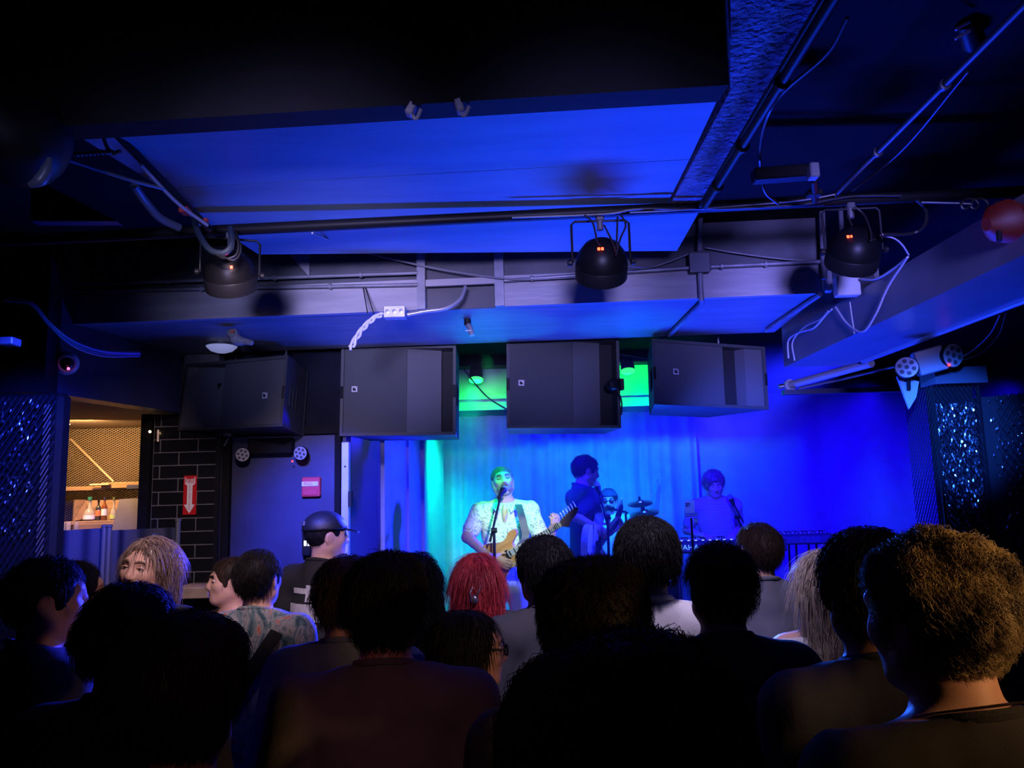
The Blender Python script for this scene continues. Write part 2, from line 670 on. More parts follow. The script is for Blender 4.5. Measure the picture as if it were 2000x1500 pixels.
def fbm(V, f, seed, oct=3):
    rg = np.random.default_rng(seed)
    o = np.zeros(len(V))
    a = 1.0
    for _ in range(oct):
        for _ in range(3):
            k = rg.normal(0, 1, 3)
            k /= np.linalg.norm(k)
            o += a * np.sin(V @ k * f * rg.uniform(.7, 1.3) + rg.uniform(0, 6.28)) / 3
        f *= 2.1
        a *= 0.5
    return o


def hand_prims(w, d, n, curl=0.5, side=1, spread=0.0, k=0.004):
    """palm, four fingers and a thumb; w wrist, d finger direction, n palm normal (towards what is held)"""
    w = np.array(w, float)
    d = np.array(d, float) / np.linalg.norm(d)
    n = np.array(n, float)
    n = n - d * (n @ d)
    n /= np.linalg.norm(n)
    s = np.cross(d, n) * side
    out = [Cap(w, w + d * 0.03, 0.026, 0.028, k=0.02)]
    rotm = np.stack([s, d, n], 1)
    out.append(Ell(w + d * 0.062, (0.041, 0.05, 0.016), rot=rotm, k=0.015))
    for i, (off, L) in enumerate(((-0.029, 0.066), (-0.0098, 0.078), (0.0098, 0.074), (0.029, 0.058))):
        b = w + d * 0.098 + s * off
        a1 = curl * 0.8
        d1 = d * math.cos(a1) + n * math.sin(a1) + s * off * spread
        m = b + d1 * L * 0.5
        a2 = curl * 2.0
        d2 = d * math.cos(a2) + n * math.sin(a2)
        e = m + d2 * L * 0.3
        a3 = curl * 2.8
        d3 = d * math.cos(a3) + n * math.sin(a3)
        out += [Cap(b, m, 0.0088, 0.0082, k=k), Cap(m, e, 0.0082, 0.0076, k=k), Cap(e, e + d3 * L * 0.24, 0.0076, 0.0068, k=k)]
    tb = w + d * 0.035 - s * 0.032 + n * 0.006
    td = d * 0.65 - s * 0.6 + n * (0.2 + 0.4 * curl)
    td /= np.linalg.norm(td)
    tm = tb + td * 0.04
    td2 = d * 0.85 - s * 0.15 + n * (0.2 + 0.5 * curl)
    td2 /= np.linalg.norm(td2)
    out += [Cap(tb, tm, 0.013, 0.0105, k=0.008), Cap(tm, tm + td2 * 0.03, 0.0105, 0.008, k=k)]
    return out


HS = 0.945


class Xf:
    def __init__(s, rot, piv, k=1.0):
        s.r = np.array(rot, float)
        s.p = np.array(piv, float)
        s.k = k

    def pt(s, q):
        return s.r @ (np.array(q, float) - s.p) * s.k + s.p

    def __call__(s, prim):
        if isinstance(prim, Ell):
            rr = s.r if prim.rot is None else s.r @ prim.rot
            return Ell(s.pt(prim.c), prim.r * s.k, rr, prim.k, prim.op)
        if isinstance(prim, Cap):
            return Cap(s.pt(prim.a), s.pt(prim.b), prim.ra * s.k, prim.rb * s.k, prim.k, prim.op)
        return Half(s.pt(prim.p), s.r @ prim.n, prim.op)


def head_prims(mouth=0.0, female=False):
    jw = 0.052 if female else 0.057
    L = [
        Ell((0, -0.008, 1.648), (0.074, 0.094, 0.087), k=0.02),
        Ell((0, 0.032, 1.602), (0.061, 0.066, 0.082), k=0.03),
        Cap((-jw, 0.01, 1.575), (-0.02, 0.068, 1.542), 0.022, 0.016, k=0.03),
        Cap((jw, 0.01, 1.575), (0.02, 0.068, 1.542), 0.022, 0.016, k=0.03),
        Ell((0, 0.074, 1.541), (0.024, 0.022, 0.018), k=0.025),
        Ell((0.036, 0.066, 1.612), (0.022, 0.022, 0.02), k=0.025),
        Ell((-0.036, 0.066, 1.612), (0.022, 0.022, 0.02), k=0.025),
        Ell((0, 0.079, 1.664), (0.048, 0.016, 0.013), k=0.02),
        Ell((0.031, 0.104, 1.638), (0.021, 0.019, 0.013), k=0.012, op='s'),
        Ell((-0.031, 0.104, 1.638), (0.021, 0.019, 0.013), k=0.012, op='s'),
        Cap((0, 0.092, 1.648), (0, 0.112, 1.608), 0.008, 0.0115, k=0.012),
        Ell((0.011, 0.102, 1.602), (0.009, 0.011, 0.008), k=0.008),
        Ell((-0.011, 0.102, 1.602), (0.009, 0.011, 0.008), k=0.008),
        Ell((0, 0.086, 1.577), (0.028, 0.014, 0.02), k=0.015),
    ]
    if mouth > 0:
        L.append(Ell((0, 0.104, 1.572), (0.02, 0.02, 0.006 + 0.012 * mouth), k=0.006, op='s'))
    else:
        L.append(Cap((-0.022, 0.100, 1.575), (0.022, 0.100, 1.575), 0.0025, k=0.004, op='s'))
    for s in (-1, 1):
        L += [Ell((s * 0.078, -0.004, 1.622), (0.010, 0.022, 0.032), rot=Euler((R(-12), 0, R(s * 18))).to_matrix(), k=0.008),
              Ell((s * 0.088, 0.002, 1.624), (0.006, 0.012, 0.018), k=0.006, op='s')]
    return L


def hair_prims(style):
    g = {'short': 0.014, 'cropped': 0.007, 'bushy': 0.034, 'long': 0.011, 'curly': 0.012, 'mop': 0.026, 'swept': 0.02}[style]
    L = [Ell((0, -0.014, 1.652), (0.074 + g, 0.094 + g, 0.087 + g), k=0.02)]
    if style == 'mop':
        L += [Ell((0, -0.03, 1.63), (0.088, 0.09, 0.075), k=0.03), Ell((0.02, 0.02, 1.70), (0.07, 0.08, 0.045), k=0.03)]
    if style == 'swept':
        L += [Ell((0.0, 0.03, 1.715), (0.066, 0.08, 0.04), rot=Euler((R(14), 0, 0)).to_matrix(), k=0.03),
              Ell((0, -0.055, 1.66), (0.076, 0.06, 0.075), k=0.03)]
    if style == 'bushy':
        L += [Ell((0.03, 0.01, 1.715), (0.07, 0.075, 0.05), k=0.03), Ell((-0.04, -0.03, 1.70), (0.065, 0.075, 0.055), k=0.03),
              Ell((0, -0.06, 1.64), (0.092, 0.06, 0.07), k=0.03)]
    if style == 'curly':
        rg = np.random.default_rng(3)
        for _ in range(34):
            v = rg.normal(0, 1, 3)
            v /= np.linalg.norm(v)
            if v[1] > 0.6 and v[2] < 0.4:
                continue
            if v[2] < -0.35:
                continue
            L.append(Ell((v[0] * 0.083, -0.014 + v[1] * 0.10, 1.652 + v[2] * 0.096), rg.uniform(0.013, 0.022), k=0.012))
    # face and ear openings
    L += [Ell((0, 0.112, 1.605), (0.066, 0.07, 0.088), k=0.02, op='s'),
          Ell((0, 0.05, 1.53), (0.10, 0.085, 0.075), k=0.02, op='s')]
    if style != 'long':
        for s in (-1, 1):
            L.append(Ell((s * 0.094, 0.004, 1.614), (0.032, 0.027, 0.042), k=0.010, op='s'))
        L.append(Half((0, -0.08, 1.572), (0, -0.25, -1)))
    if style == 'long':
        L = [L[0]] + [
            Cap((0, -0.052, 1.66), (0, -0.078, 1.42), 0.082, 0.085, k=0.03),
            Cap((0.052, -0.05, 1.64), (0.07, -0.066, 1.40), 0.05, 0.045, k=0.03),
            Cap((-0.052, -0.05, 1.64), (-0.07, -0.066, 1.40), 0.05, 0.045, k=0.03),
            Ell((0, -0.085, 1.38), (0.10, 0.045, 0.11), k=0.03),
            Cap((0.074, -0.012, 1.66), (0.084, -0.015, 1.46), 0.018, 0.024, k=0.02),
            Cap((-0.074, -0.012, 1.66), (-0.084, -0.015, 1.46), 0.018, 0.024, k=0.02),
            Ell((0, 0.122, 1.62), (0.068, 0.095, 0.112), k=0.02, op='s'),
            Ell((0, 0.07, 1.50), (0.06, 0.07, 0.08), k=0.02, op='s')]
    return L


SHOE_MESH = {}


def person(label, px, py, Y, yaw, hair='short', hairmat=None, skin='fair', shirt=None, pants=None, collar=True,
           head=(0, 0, 0), floor=0.0, arms=None, legs=None, width=1.0, vox=0.011, sleeve='short', group='people in the crowd',
           face=False, eyes=True, mouth=0.0, female=False, nstr=900, strand=None, lean=0.0, neckz=1.50, top=None, seated=False,
           folds=0.005, beard=None, sleeveless=False, sitz=None):
    hairmat = hairmat or M_BLACKHAIR
    pants = pants or M_JEANS
    T = P(px, py, Y) if top is None else Vector(top)
    s = (T.z - floor) / 1.745 if sitz is None else sitz
    rz = Matrix.Rotation(R(yaw), 3, 'Z')
    off = rz @ Vector((0, -0.014 * s, 0))
    root = empty('person', (T.x - off.x, T.y - off.y, floor if sitz is None else T.z - 1.745 * s), rz, label, 'person', group)
    W = width
    hx = Xf((Matrix.Rotation(R(head[0]), 3, 'Z') @ Matrix.Rotation(R(head[1]), 3, 'X') @ Matrix.Rotation(R(head[2]), 3, 'Y')), (0, -0.01, 1.53), HS)
    sh = {1: np.array((0.172 * W, -0.005, 1.415)), -1: np.array((-0.172 * W, -0.005, 1.415))}
    A = {}
    for sd in (1, -1):
        if arms and sd in arms:
            A[sd] = arms[sd](root, s) if callable(arms[sd]) else arms[sd]
        else:
            A[sd] = (np.array((sd * 0.235 * W, -0.03, 1.14)), np.array((sd * 0.235 * W, 0.05, 0.90)), (0, 0.25, -1), (-sd, 0.2, 0), 0.35)
    if legs:
        LG = legs
    else:
        LG = {sd: (np.array((sd * 0.092, 0.0, 0.93)), np.array((sd * 0.105, 0.015, 0.50)), np.array((sd * 0.11, -0.03, 0.09))) for sd in (1, -1)}
    body = []
    torso = [
        Ell((0, 0.002, 1.27), (0.152 * W, 0.098 * W, 0.19), k=0.05),
        Ell((0, 0.0, 1.08), (0.134 * W, 0.092 * W, 0.15), k=0.05),
        Ell((0, -0.006, 0.95), (0.152 * W, 0.104 * W, 0.11), k=0.05),
        Cap(sh[-1] * np.array((1, 1, 1)), sh[1], 0.054, 0.054, k=0.05),
        Cap((-0.06, -0.02, 1.46), (-0.13 * W, -0.01, 1.425), 0.04, 0.045, k=0.04),
        Cap((0.06, -0.02, 1.46), (0.13 * W, -0.01, 1.425), 0.04, 0.045, k=0.04),
    ]
    body += torso
    body.append(Cap((0, -0.022, 1.44), hx.pt((0, -0.008, 1.56)), 0.058 * W ** .5, 0.052, k=0.035))
    hp = [hx(p) for p in head_prims(mouth, female)]
    # the head is grown first so that its hollows stay hollow
    body = hp[:] + body
    for sd in (1, -1):
        e, w, hd, hn, cu = A[sd][:5]
        body += [Cap(sh[sd], e, 0.048, 0.038, k=0.03), Cap(e, w, 0.039, 0.027, k=0.02)]
        body += hand_prims(w, hd, hn, cu, side=-sd)
        a, kn, an = LG[sd]
        body += [Cap(a, kn, 0.078, 0.052, k=0.03), Cap(kn, an, 0.052, 0.036, k=0.03), Cap(an, np.array(an) + np.array((0, 0.12, -0.05)), 0.034, 0.03, k=0.03)]
    V, Q = sdf_mesh(body, vox)
    mesh_np('body', V * s, Q, SKIN[skin], root)
    # clothes
    if shirt is not None:
        cl = [p.grow(0.011) for p in torso]
        for sd in (1, -1):
            e, w = np.array(A[sd][0], float), np.array(A[sd][1], float)
            if sleeveless:
                continue
            if sleeve == 'short':
                cl.append(Cap(sh[sd], sh[sd] + (e - sh[sd]) * 0.72, 0.062, 0.06, k=0.03))
            else:
                cl += [Cap(sh[sd], e, 0.062, 0.053, k=0.03), Cap(e, e + (w - e) * 0.94, 0.052, 0.042, k=0.02)]
        cl.append(Cap((0, -0.022, 1.42), (0, -0.016, 1.56), 0.071, 0.066, k=0.035))
        cl.append(Half((0, 0.0, neckz), (0, 0.30, 1)))
        cl.append(Half((0, 0.0, 0.885), (0, 0, -1)))
        V, Q = sdf_mesh(cl, max(0.009, vox))
        N = vnormals(V, Q)
        seed = int(abs(px) * 3 + abs(py)) % 9999
        V = V + N * (folds * (fbm(V * np.array((1, 1, 0.6)), 26, seed) + 0.3))[:, None]
        mesh_np('shirt', V * s, Q, shirt, root)
        if collar:
            mb = MB()
            pts = []
            for k in range(25):
                a = 2 * math.pi * k / 24
                x, y = 0.068 * math.cos(a), -0.018 + 0.068 * math.sin(a)
                pts.append((x * s, y * s, (neckz - 0.002 - 0.30 * y - 0.012 * math.cos(a) ** 2 * 0) * s))
            mb.tube(pts, 0.0085 * s, 6, caps=False)
            mb.build('collar', shirt, root, smooth=True, world=False)
    pl = [Ell((0, -0.006, 0.94), (0.163 * W, 0.115 * W, 0.12), k=0.03)]
    for sd in (1, -1):
        a, kn, an = LG[sd]
        pl += [Cap(a, kn, 0.092, 0.068, k=0.03), Cap(kn, an, 0.068, 0.056, k=0.02)]
    pl.append(Half((0, 0, 1.02), (0, 0, 1)))
    V, Q = sdf_mesh(pl, 0.014)
    mesh_np('trousers', V * s, Q, pants, root)
    for sd in (1, -1):
        an = np.array(LG[sd][2])
        q = [Ell(an + np.array((0, 0.055, -0.045)), (0.046, 0.13, 0.042), k=0.02), Ell(an + np.array((0, -0.01, -0.01)), (0.045, 0.06, 0.06), k=0.03),
             Half(an + np.array((0, 0, -0.085)), (0, 0, -1))]
        V, Q = sdf_mesh(q, 0.014)
        mesh_np('shoe', V * s, Q, M_SHOE, root)
    # hair
    hv = None
    if hair:
        V, Q = sdf_mesh([hx(p) for p in hair_prims(hair)], 0.007)
        N = vnormals(V, Q)
        V = V + N * (0.003 * fbm(V, 90, 5))[:, None]
        p = dict(length=0.035, lift=0.006, width=0.0011)
        p.update({'cropped': dict(length=0.014, lift=0.004, width=0.0008), 'bushy': dict(length=0.035, lift=0.014, curl=0.003),
                  'curly': dict(length=0.035, lift=0.012, curl=0.005), 'long': dict(length=0.10, lift=0.004, width=0.0013, K=5),
                  'swept': dict(length=0.045, lift=0.010)}.get(hair, {}))
        if strand:
            p.update(strand)
        def keep(C, CN):
            q = (C - hx.p) @ hx.r / hx.k + hx.p
            w = 1.0 - ((q[:, 1] > 0.045) & (q[:, 2] < 1.70)).astype(float)
            if hair != 'long':
                w *= 1.0 - ((np.abs(q[:, 0]) > 0.055) & (np.abs(q[:, 1] - 0.004) < 0.036) & (q[:, 2] < 1.665)).astype(float)
            return w
        S, SF = strands(V, Q, int(nstr * 1.6), seed=int(abs(px)) % 1000, mask=keep, **p)
        hv = np.concatenate([V, S]) * s
        mesh_np('hair', hv, np.concatenate([Q, SF + len(V)]), hairmat, root)
    if beard:
        q = [hx(p) for p in (Ell((0, 0.05, 1.56), (0.062, 0.055, 0.05), k=0.02), Ell((0, 0.09, 1.59), (0.03, 0.022, 0.012), k=0.01),
                             Ell((0, 0.118, 1.573), (0.022, 0.03, 0.008), k=0.006, op='s'), Ell((0, 0.10, 1.635), (0.06, 0.06, 0.035), k=0.01, op='s'))]
        V, Q = sdf_mesh(q, 0.007)
        mesh_np('beard', V * s, Q, beard, root)
    if face:
        for sd in (1, -1):
            if eyes:
                c = hx.pt((sd * 0.031, 0.079, 1.638))
                e = MB().ball(Vector(c) * s, 0.0125 * s, 12, 8).build('eye', M_EYE, root, smooth=True, world=False)
                c2 = hx.pt((sd * 0.031, 0.0875, 1.638))
                MB().ball(Vector(c2) * s, 0.0056 * s, 10, 6).build('iris', M_IRIS, e, smooth=True, world=False)
                MB().tube([Vector(hx.pt((sd * (0.031 + x), 0.0935 - abs(x) * 0.35, 1.644 - abs(x) ** 2 * 14))) * s for x in (-0.016, -0.008, 0, 0.008, 0.016)],
                          0.0028 * s, 6).build('eyelid', SKIN[skin], root, smooth=True, world=False)
            else:
                MB().tube([Vector(hx.pt((sd * (0.031 + x), 0.0915 - abs(x) * 0.4, 1.634 + abs(x) ** 2 * 18))) * s for x in (-0.017, -0.008, 0, 0.008, 0.017)],
                          0.0026 * s, 6).build('eyelid', M_BROWNHAIR, root, smooth=True, world=False)
            MB().tube([Vector(hx.pt((sd * (0.012 + x), 0.099 - x * 0.3, 1.661 + 0.006 * math.sin(x * 80)))) * s for x in (0, 0.012, 0.024, 0.036)],
                      [0.0026 * s, 0.004 * s, 0.0036 * s, 0.0015 * s], 6).build('eyebrow', hairmat, root, smooth=True, world=False)
        up, lo = 0.0045 + 0.012 * mouth, 0.0045 + 0.014 * mouth
        mb = MB()
        for z, rr in ((1.575 + up, 0.0035), (1.575 - lo, 0.0048)):
            mb.tube([Vector(hx.pt((x, 0.099 - abs(x) * 0.28, z + (1.575 - z) * min(1, (abs(x) / 0.024) ** 2)))) * s for x in (-0.024, -0.014, 0, 0.014, 0.024)],
                    [0.001 * s, rr * s, rr * s, rr * s, 0.001 * s], 7)
        mb.build('lips', M_LIP, root, smooth=True, world=False)
    return root, s, hx, A


def loc(root, p):
    return MW[root.name].inverted() @ Vector(p)

# ------------------------------------------------------------------ surfaces
M_FLOOR = mat('floor_black', (0.02, 0.02, 0.022), 0.45, noise=0.5, scale=6, bump=0.1)
M_CEIL = mat('ceiling_dark', (0.007, 0.006, 0.008), 0.85, spec=0.12, noise=0.4, scale=5, bump=0.3, bscale=25)
M_BLACK = mat('black_paint', (0.006, 0.006, 0.008), 0.7, spec=0.15, noise=0.3, scale=8, bump=0.1, bscale=30)
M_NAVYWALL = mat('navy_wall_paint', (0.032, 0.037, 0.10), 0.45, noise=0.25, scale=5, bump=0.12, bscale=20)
M_BOARD = mat('painted_board', (0.20, 0.30, 0.36), 0.55, noise=0.22, scale=4, bump=0.15, bscale=14, stretch=(0.35, 2.2, 1))
M_FASCIA = mat('grey_fascia', (0.36, 0.34, 0.37), 0.42, noise=0.25, scale=7, bump=0.2, bscale=16, stretch=(0.35, 1, 2.5))
M_FACE = mat('grey_recess', (0.085, 0.085, 0.10), 0.55, noise=0.3, scale=6, bump=0.15, bscale=20)
M_PLASTER = mat('rough_plaster', (0.46, 0.44, 0.5), 0.9, noise=0.35, scale=14, bump=1.0, bscale=55)
for n_ in M_PLASTER.node_tree.nodes:
    if n_.type == 'BUMP':
        n_.inputs['Distance'].default_value = 0.05
M_UNDER = mat('gloss_underside', (0.24, 0.26, 0.30), 0.4, noise=0.25, scale=5, bump=0.2, bscale=12, stretch=(0.3, 2, 1))
M_METAL = mat('galvanised_metal', (0.45, 0.45, 0.47), 0.35, metal=0.9, noise=0.2, scale=30)
M_CONDUIT = mat('painted_conduit', (0.30, 0.30, 0.34), 0.4, metal=0.3, noise=0.3, scale=12)
M_BLKMET = mat('black_metal', (0.009, 0.009, 0.011), 0.45, spec=0.16)
M_CABLE = mat('black_cable', (0.012, 0.012, 0.013), 0.45)
M_GREYCABLE = mat('grey_cable', (0.22, 0.22, 0.25), 0.5)
M_WHITE = mat('white_plastic', (0.75, 0.75, 0.74), 0.4)
M_SPK = mat('speaker_paint', (0.055, 0.058, 0.066), 0.5, bump=0.3, bscale=300)
M_GRILLE = mat('speaker_grille', (0.085, 0.09, 0.10), 0.55, metal=0.1, bump=0.5, bscale=700)
M_HORN = mat('speaker_horn', (0.10, 0.105, 0.12), 0.5, bump=0.1, bscale=300)
M_DARK = mat('dark_hollow', (0.01, 0.01, 0.012), 0.8)
M_REDLED = mat('red_led', (0.4, 0.0, 0.0), 0.4, emit=(1.0, 0.05, 0.015), estr=9)
M_REDDOT = mat('red_indicator', (0.4, 0.0, 0.0), 0.4, emit=(1.0, 0.02, 0.02), estr=8)
M_CURTAIN = mat('stage_curtain_cloth', (0.30, 0.30, 0.34), 0.9, noise=0.15, scale=9, bump=0.15, bscale=180)
M_SIGNRED = mat('sign_red', (0.55, 0.01, 0.015), 0.4)
M_SIGNWHITE = mat('sign_white', (0.8, 0.78, 0.74), 0.45)
M_TILE = mat('black_glazed_tile', (0.012, 0.012, 0.015), 0.16, noise=0.2, scale=3, bump=0.04, bscale=10)
M_GROUT = mat('grey_grout', (0.17, 0.165, 0.165), 0.9, noise=0.2, scale=60)
M_WOOD = mat('bar_wood', (0.35, 0.22, 0.11), 0.55, noise=0.35, scale=6, stretch=(1, 6, 6), bump=0.1)
M_WARMCEIL = mat('tan_soffit', (0.34, 0.26, 0.19), 0.8, noise=0.15, scale=4)

ZC = 3.15
# ------------------------------------------------------------------ shell
MB().box((0.5, 3.0, -0.05), (9.4, 12.4, 0.1)).build('floor', M_FLOOR, kind='structure')
MB().box((0.5, 3.0, ZC + 0.06), (9.4, 12.4, 0.12)).build('ceiling', M_CEIL, kind='structure')
MB().box((0.5, 8.55, 1.6), (9.4, 0.1, 3.2)).build('wall_back', M_BLACK, kind='structure')
MB().box((5.1, 3.0, 1.6), (0.1, 12.4, 3.2)).build('wall_right', M_BLACK, kind='structure')
MB().box((-4.05, 3.0, 1.6), (0.1, 12.4, 3.2)).build('wall_left', M_BLACK, kind='structure')
MB().box((0.5, -2.95, 1.6), (9.4, 0.1, 3.2)).build('wall_rear', M_BLACK, kind='structure')

trim_no = [0]


def trim(mb, m, parent=None, name=None):
    trim_no[0] += 1
    return mb.build('trim_%d' % trim_no[0] if name is None else name, m, parent, kind='structure' if parent is None else None)


def under(pix, z, ztop, m):
    mb = MB()
    mb.prism([PZ(a, b, z) for a, b in pix], (0, 0, ztop - z))
    return mb


# dropped ceiling: three painted boards side by side (one panel, seams between the boards)
panel = empty('trim_panel', PZ(900, 320, 2.95), kind='structure')
for q in ([(150, 264), (1400, 198), (1347, 311), (318, 368)], [(319, 368.8), (1346.5, 311.9), (1303, 398), (395, 447)],
          [(440, 455), (1366, 413), (1322, 490), (505, 497)]):
    under(q, 2.95, ZC, M_BOARD).build('board', M_BOARD, panel)
# splintered paint on the board seam
# black transverse beam nearest the viewer
trim(under([(-500, 285), (1424, 166), (1402, 199), (-500, 312)], 2.85, ZC + 0.02, M_BLACK), M_BLACK)
# plaster beam that runs towards the stage
trim(under([(1427, -120), (1690, -120), (1384, 402), (1308, 402), (1426, 178)], 2.94, ZC + 0.01, M_PLASTER), M_PLASTER)
# front beam over the stage edge: underside, recessed face, fascia boards
FA, FB = PZ(400, 625, 2.78), PZ(1600, 575, 2.78)
fdir = (FB - FA).normalized()
fn = Vector((fdir.y, -fdir.x, 0)).normalized()      # towards the viewer
trim(under([(-300, 655), (1606, 575), (1512, 649), (-300, 716)], 2.78, ZC, M_UNDER), M_UNDER)


def FP(px, py, out=0.0):
    a, b = FA + fn * out, FB + fn * out
    return PV(px, py, a, b)


def slab(x0, y0, x1, y1, m, out0=0.0, thick=0.03, name=None):
    """a board on the face of the front beam between two pixel corners"""
    a, b, c, d = FP(x0, y0, out0), FP(x1, y0, out0), FP(x1, y1, out0), FP(x0, y1, out0)
    b.z = a.z
    d.z = c.z
    return trim(MB().prism([a, b, c, d], -fn * thick), m, name=name)


def fas(x0, x1, out, m, thick):
    """fascia board that follows the lower edge of the beam"""
    a = FP(x0, 600, out)
    b = FP(x1, 600, out)
    zt = 2.78 + 0.145
    z0 = 2.775
    trim(MB().prism([(a.x, a.y, z0), (b.x, b.y, z0), (b.x, b.y, zt), (a.x, a.y, zt)], -fn * thick), m)


fas(-60, 818, 0.045, M_FASCIA, 0.04)
fas(986, 1606, 0.045, M_FASCIA, 0.04)
# face above the fascia
a, b = FP(-60, 560, 0.012), FP(1606, 560, 0.012)
trim(MB().prism([(a.x, a.y, 2.78), (b.x, b.y, 2.78), (b.x, b.y, ZC), (a.x, a.y, ZC)], -fn * 0.008), M_FACE)
for x0, x1 in ((814, 830), (966, 984)):
    a, b = FP(x0, 560, 0.075), FP(x1, 560, 0.075)
    trim(MB().prism([(a.x, a.y, 2.772), (b.x, b.y, 2.772), (b.x, b.y, ZC), (a.x, a.y, ZC)], -fn * 0.07), M_CONDUIT)
# cross rail between the two uprights
a, b = FP(832, 551, 0.07), FP(966, 551, 0.07)
trim(MB().box((a + b) / 2, ((b - a).length, 0.02, 0.032), Matrix.Rotation(math.atan2(fdir.y, fdir.x), 3, 'Z')), mat('rail_grey', (0.34, 0.32, 0.33), 0.5))
# slanted gusset in the recess
g0, g1, g2 = FP(560, 492, 0.03), FP(604, 492, 0.03), FP(604, 540, 0.03)
trim(MB().prism([g0, g1, g2], -fn * 0.018), M_FASCIA)
g0, g1, g2 = P(60, 345, 2.75), P(60, 432, 2.75), P(228, 432, 2.75)
trim(MB().prism([g0, g1, g2], (0, 0.05, 0)), M_NAVYWALL)

# right side bulkhead and duct
BX = 1.50
dk = MB()
dk.prism([(BX, 1.0, 2.55), (BX + 0.37, 1.0, 2.55), (BX + 0.37, 4.25, 2.55), (BX, 4.25, 2.55)], (0, 0, 0.175))
M_DUCT = mat('duct_paint', (0.15, 0.15, 0.18), 0.38, noise=0.25, scale=4, bump=0.08, bscale=10)
trim(dk, M_DUCT)
trim(MB().prism([(BX + 0.02, 3.15, 2.725), (BX + 0.04, 3.15, 2.725), (BX + 0.04, 4.3, 2.725), (BX + 0.02, 4.3, 2.725)], (0, 0, 0.21)), mat('bulkhead_grey', (0.22, 0.22, 0.25), 0.5, noise=0.3, scale=7, bump=0.15))
trim(MB().tube([(BX + 0.375, 1.0, 2.555), (BX + 0.375, 4.1, 2.555)], 0.02, 12), mat('duct_edge_trim', (0.22, 0.22, 0.26), 0.35))
# stage right wall, lower part behind the mesh column
trim(MB().prism([(4.85, 4.4, 0.0), (4.9, 8.3, 0.0), (5.0, 8.3, 0.0), (5.0, 4.4, 0)], (0, 0, 3.15)), M_BLACK)
# header rail at the side of the stage
a, b = P(1530, 770, 4.7), P(1760, 757, 4.7)
trim(MB().box((a + b) / 2, ((b - a).length, 0.05, 0.03), Matrix.Rotation(-0.02, 3, 'Z')), M_NAVYWALL)

# ------------------------------------------------------------------ stage
SZ = 0.30
st = empty('stage', (1.1, 5.2, 0), label='low black stage platform the band stands on', cat='stage')
MB().box((2.1, 6.72, SZ - 0.02), (5.0, 3.0, 0.04)).build('deck', M_FLOOR, st)
MB().box((2.1, 5.24, SZ / 2 - 0.02), (5.0, 0.04, SZ - 0.04)).build('front_skirt', M_BLACK, st)

# green lit header wall above the curtain, with its ledge
hw = empty('wall_header', P(1090, 750, 7.2), kind='structure')
M_HEADER = mat('header_paint', (0.30, 0.32, 0.32), 0.55, noise=0.1, scale=6)
zb = P(1090, 797, 7.2).z
MB().box((0.5, 7.22, (zb + ZC) / 2), (3.5, 0.04, ZC - zb)).build('wall_panel', M_HEADER, hw)
MB().box((0.5, 7.16, P(1090, 773, 7.15).z), (3.5, 0.07, 0.03)).build('ledge', M_HEADER, hw)
MB().box((0.5, 7.05, P(1090, 712, 7.0).z + 0.10), (3.5, 0.2, 0.2)).build('soffit', M_BLACK, hw)


def curtain(name, A, B, z0, z1, folds, amp, m, seed, label=None, cat=None, n=240, kind=None):
    rg = np.random.default_rng(seed)
    t = np.linspace(0, 1, n)
    ph = rg.uniform(0, 6.28, 4)
    d = np.zeros(n)
    for k in range(4):
        d += np.sin(2 * math.pi * t * folds * (0.6 + 0.45 * k) + ph[k]) / (1 + 0.6 * k)
    d *= amp
    A, B = Vector(A), Vector(B)
    dr = (B - A).normalized()
    nn = np.array((-dr.y, dr.x, 0))
    zs = np.linspace(z1, z0, 10)
    V = []
    for side in (0.0, 0.008):
        for j, z in enumerate(zs):
            g = 0.55 + 0.45 * j / 9
            base = np.array(A)[None] + t[:, None] * np.array(B - A)[None] + nn[None] * (d * g + side)[:, None]
            base[:, 2] = z
            V.append(base)
    V = np.concatenate(V)
    F = []
    J = len(zs)
    for s2 in (0, 1):
        for j in range(J - 1):
            a = (s2 * J + j) * n + np.arange(n - 1)
            q = np.stack([a, a + 1, a + n + 1, a + n], -1)
            F.append(q[:, ::-1] if s2 == 0 else q)
    return tag(mesh_np(name, V, np.concatenate(F), m), label, cat, kind=kind)


curtain('stage_curtain', (-0.95, 7.98, 0), (1.85, 7.98, 0), SZ, zb + 0.02, 13, 0.028, M_CURTAIN, 4, 'pleated cloth backdrop hanging behind the singer and the drummer', 'curtain', 300)
curtain('stage_curtain', (1.86, 8.05, 0), (4.8, 8.0, 0), SZ, 2.85, 4, 0.022, M_CURTAIN, 9, 'smooth cloth backdrop hanging behind the keyboard player', 'curtain', 200)

# left stage wing: perforated panel, posts, panels
WA, WB = P(684, 900, 4.62), P(866, 900, 7.7)
wing = empty('wall_wing', (WA.x, WA.y, 0), kind='structure')
M_WING = mat('wing_panel_paint', (0.30, 0.31, 0.33), 0.5, noise=0.1, scale=8, bump=0.05)
M_PERF = mat('perforated_metal', (0.25, 0.26, 0.30), 0.35, metal=0.5)
wdir = Vector((WB.x - WA.x, WB.y - WA.y, 0)).normalized()
wn = Vector((wdir.y, -wdir.x, 0))


def wseg(x0, x1, out, thick, m, name, z1=2.9, z0=0.0):
    a, b = PV(x0, 960, WA, WB), PV(x1, 960, WA, WB)
    a.z = b.z = z0
    a += wn * out
    b += wn * out
    MB().prism([a, b, b + Vector((0, 0, z1 - z0)), a + Vector((0, 0, z1 - z0))], -wn * thick).build(name, m, wing)
    return a, b


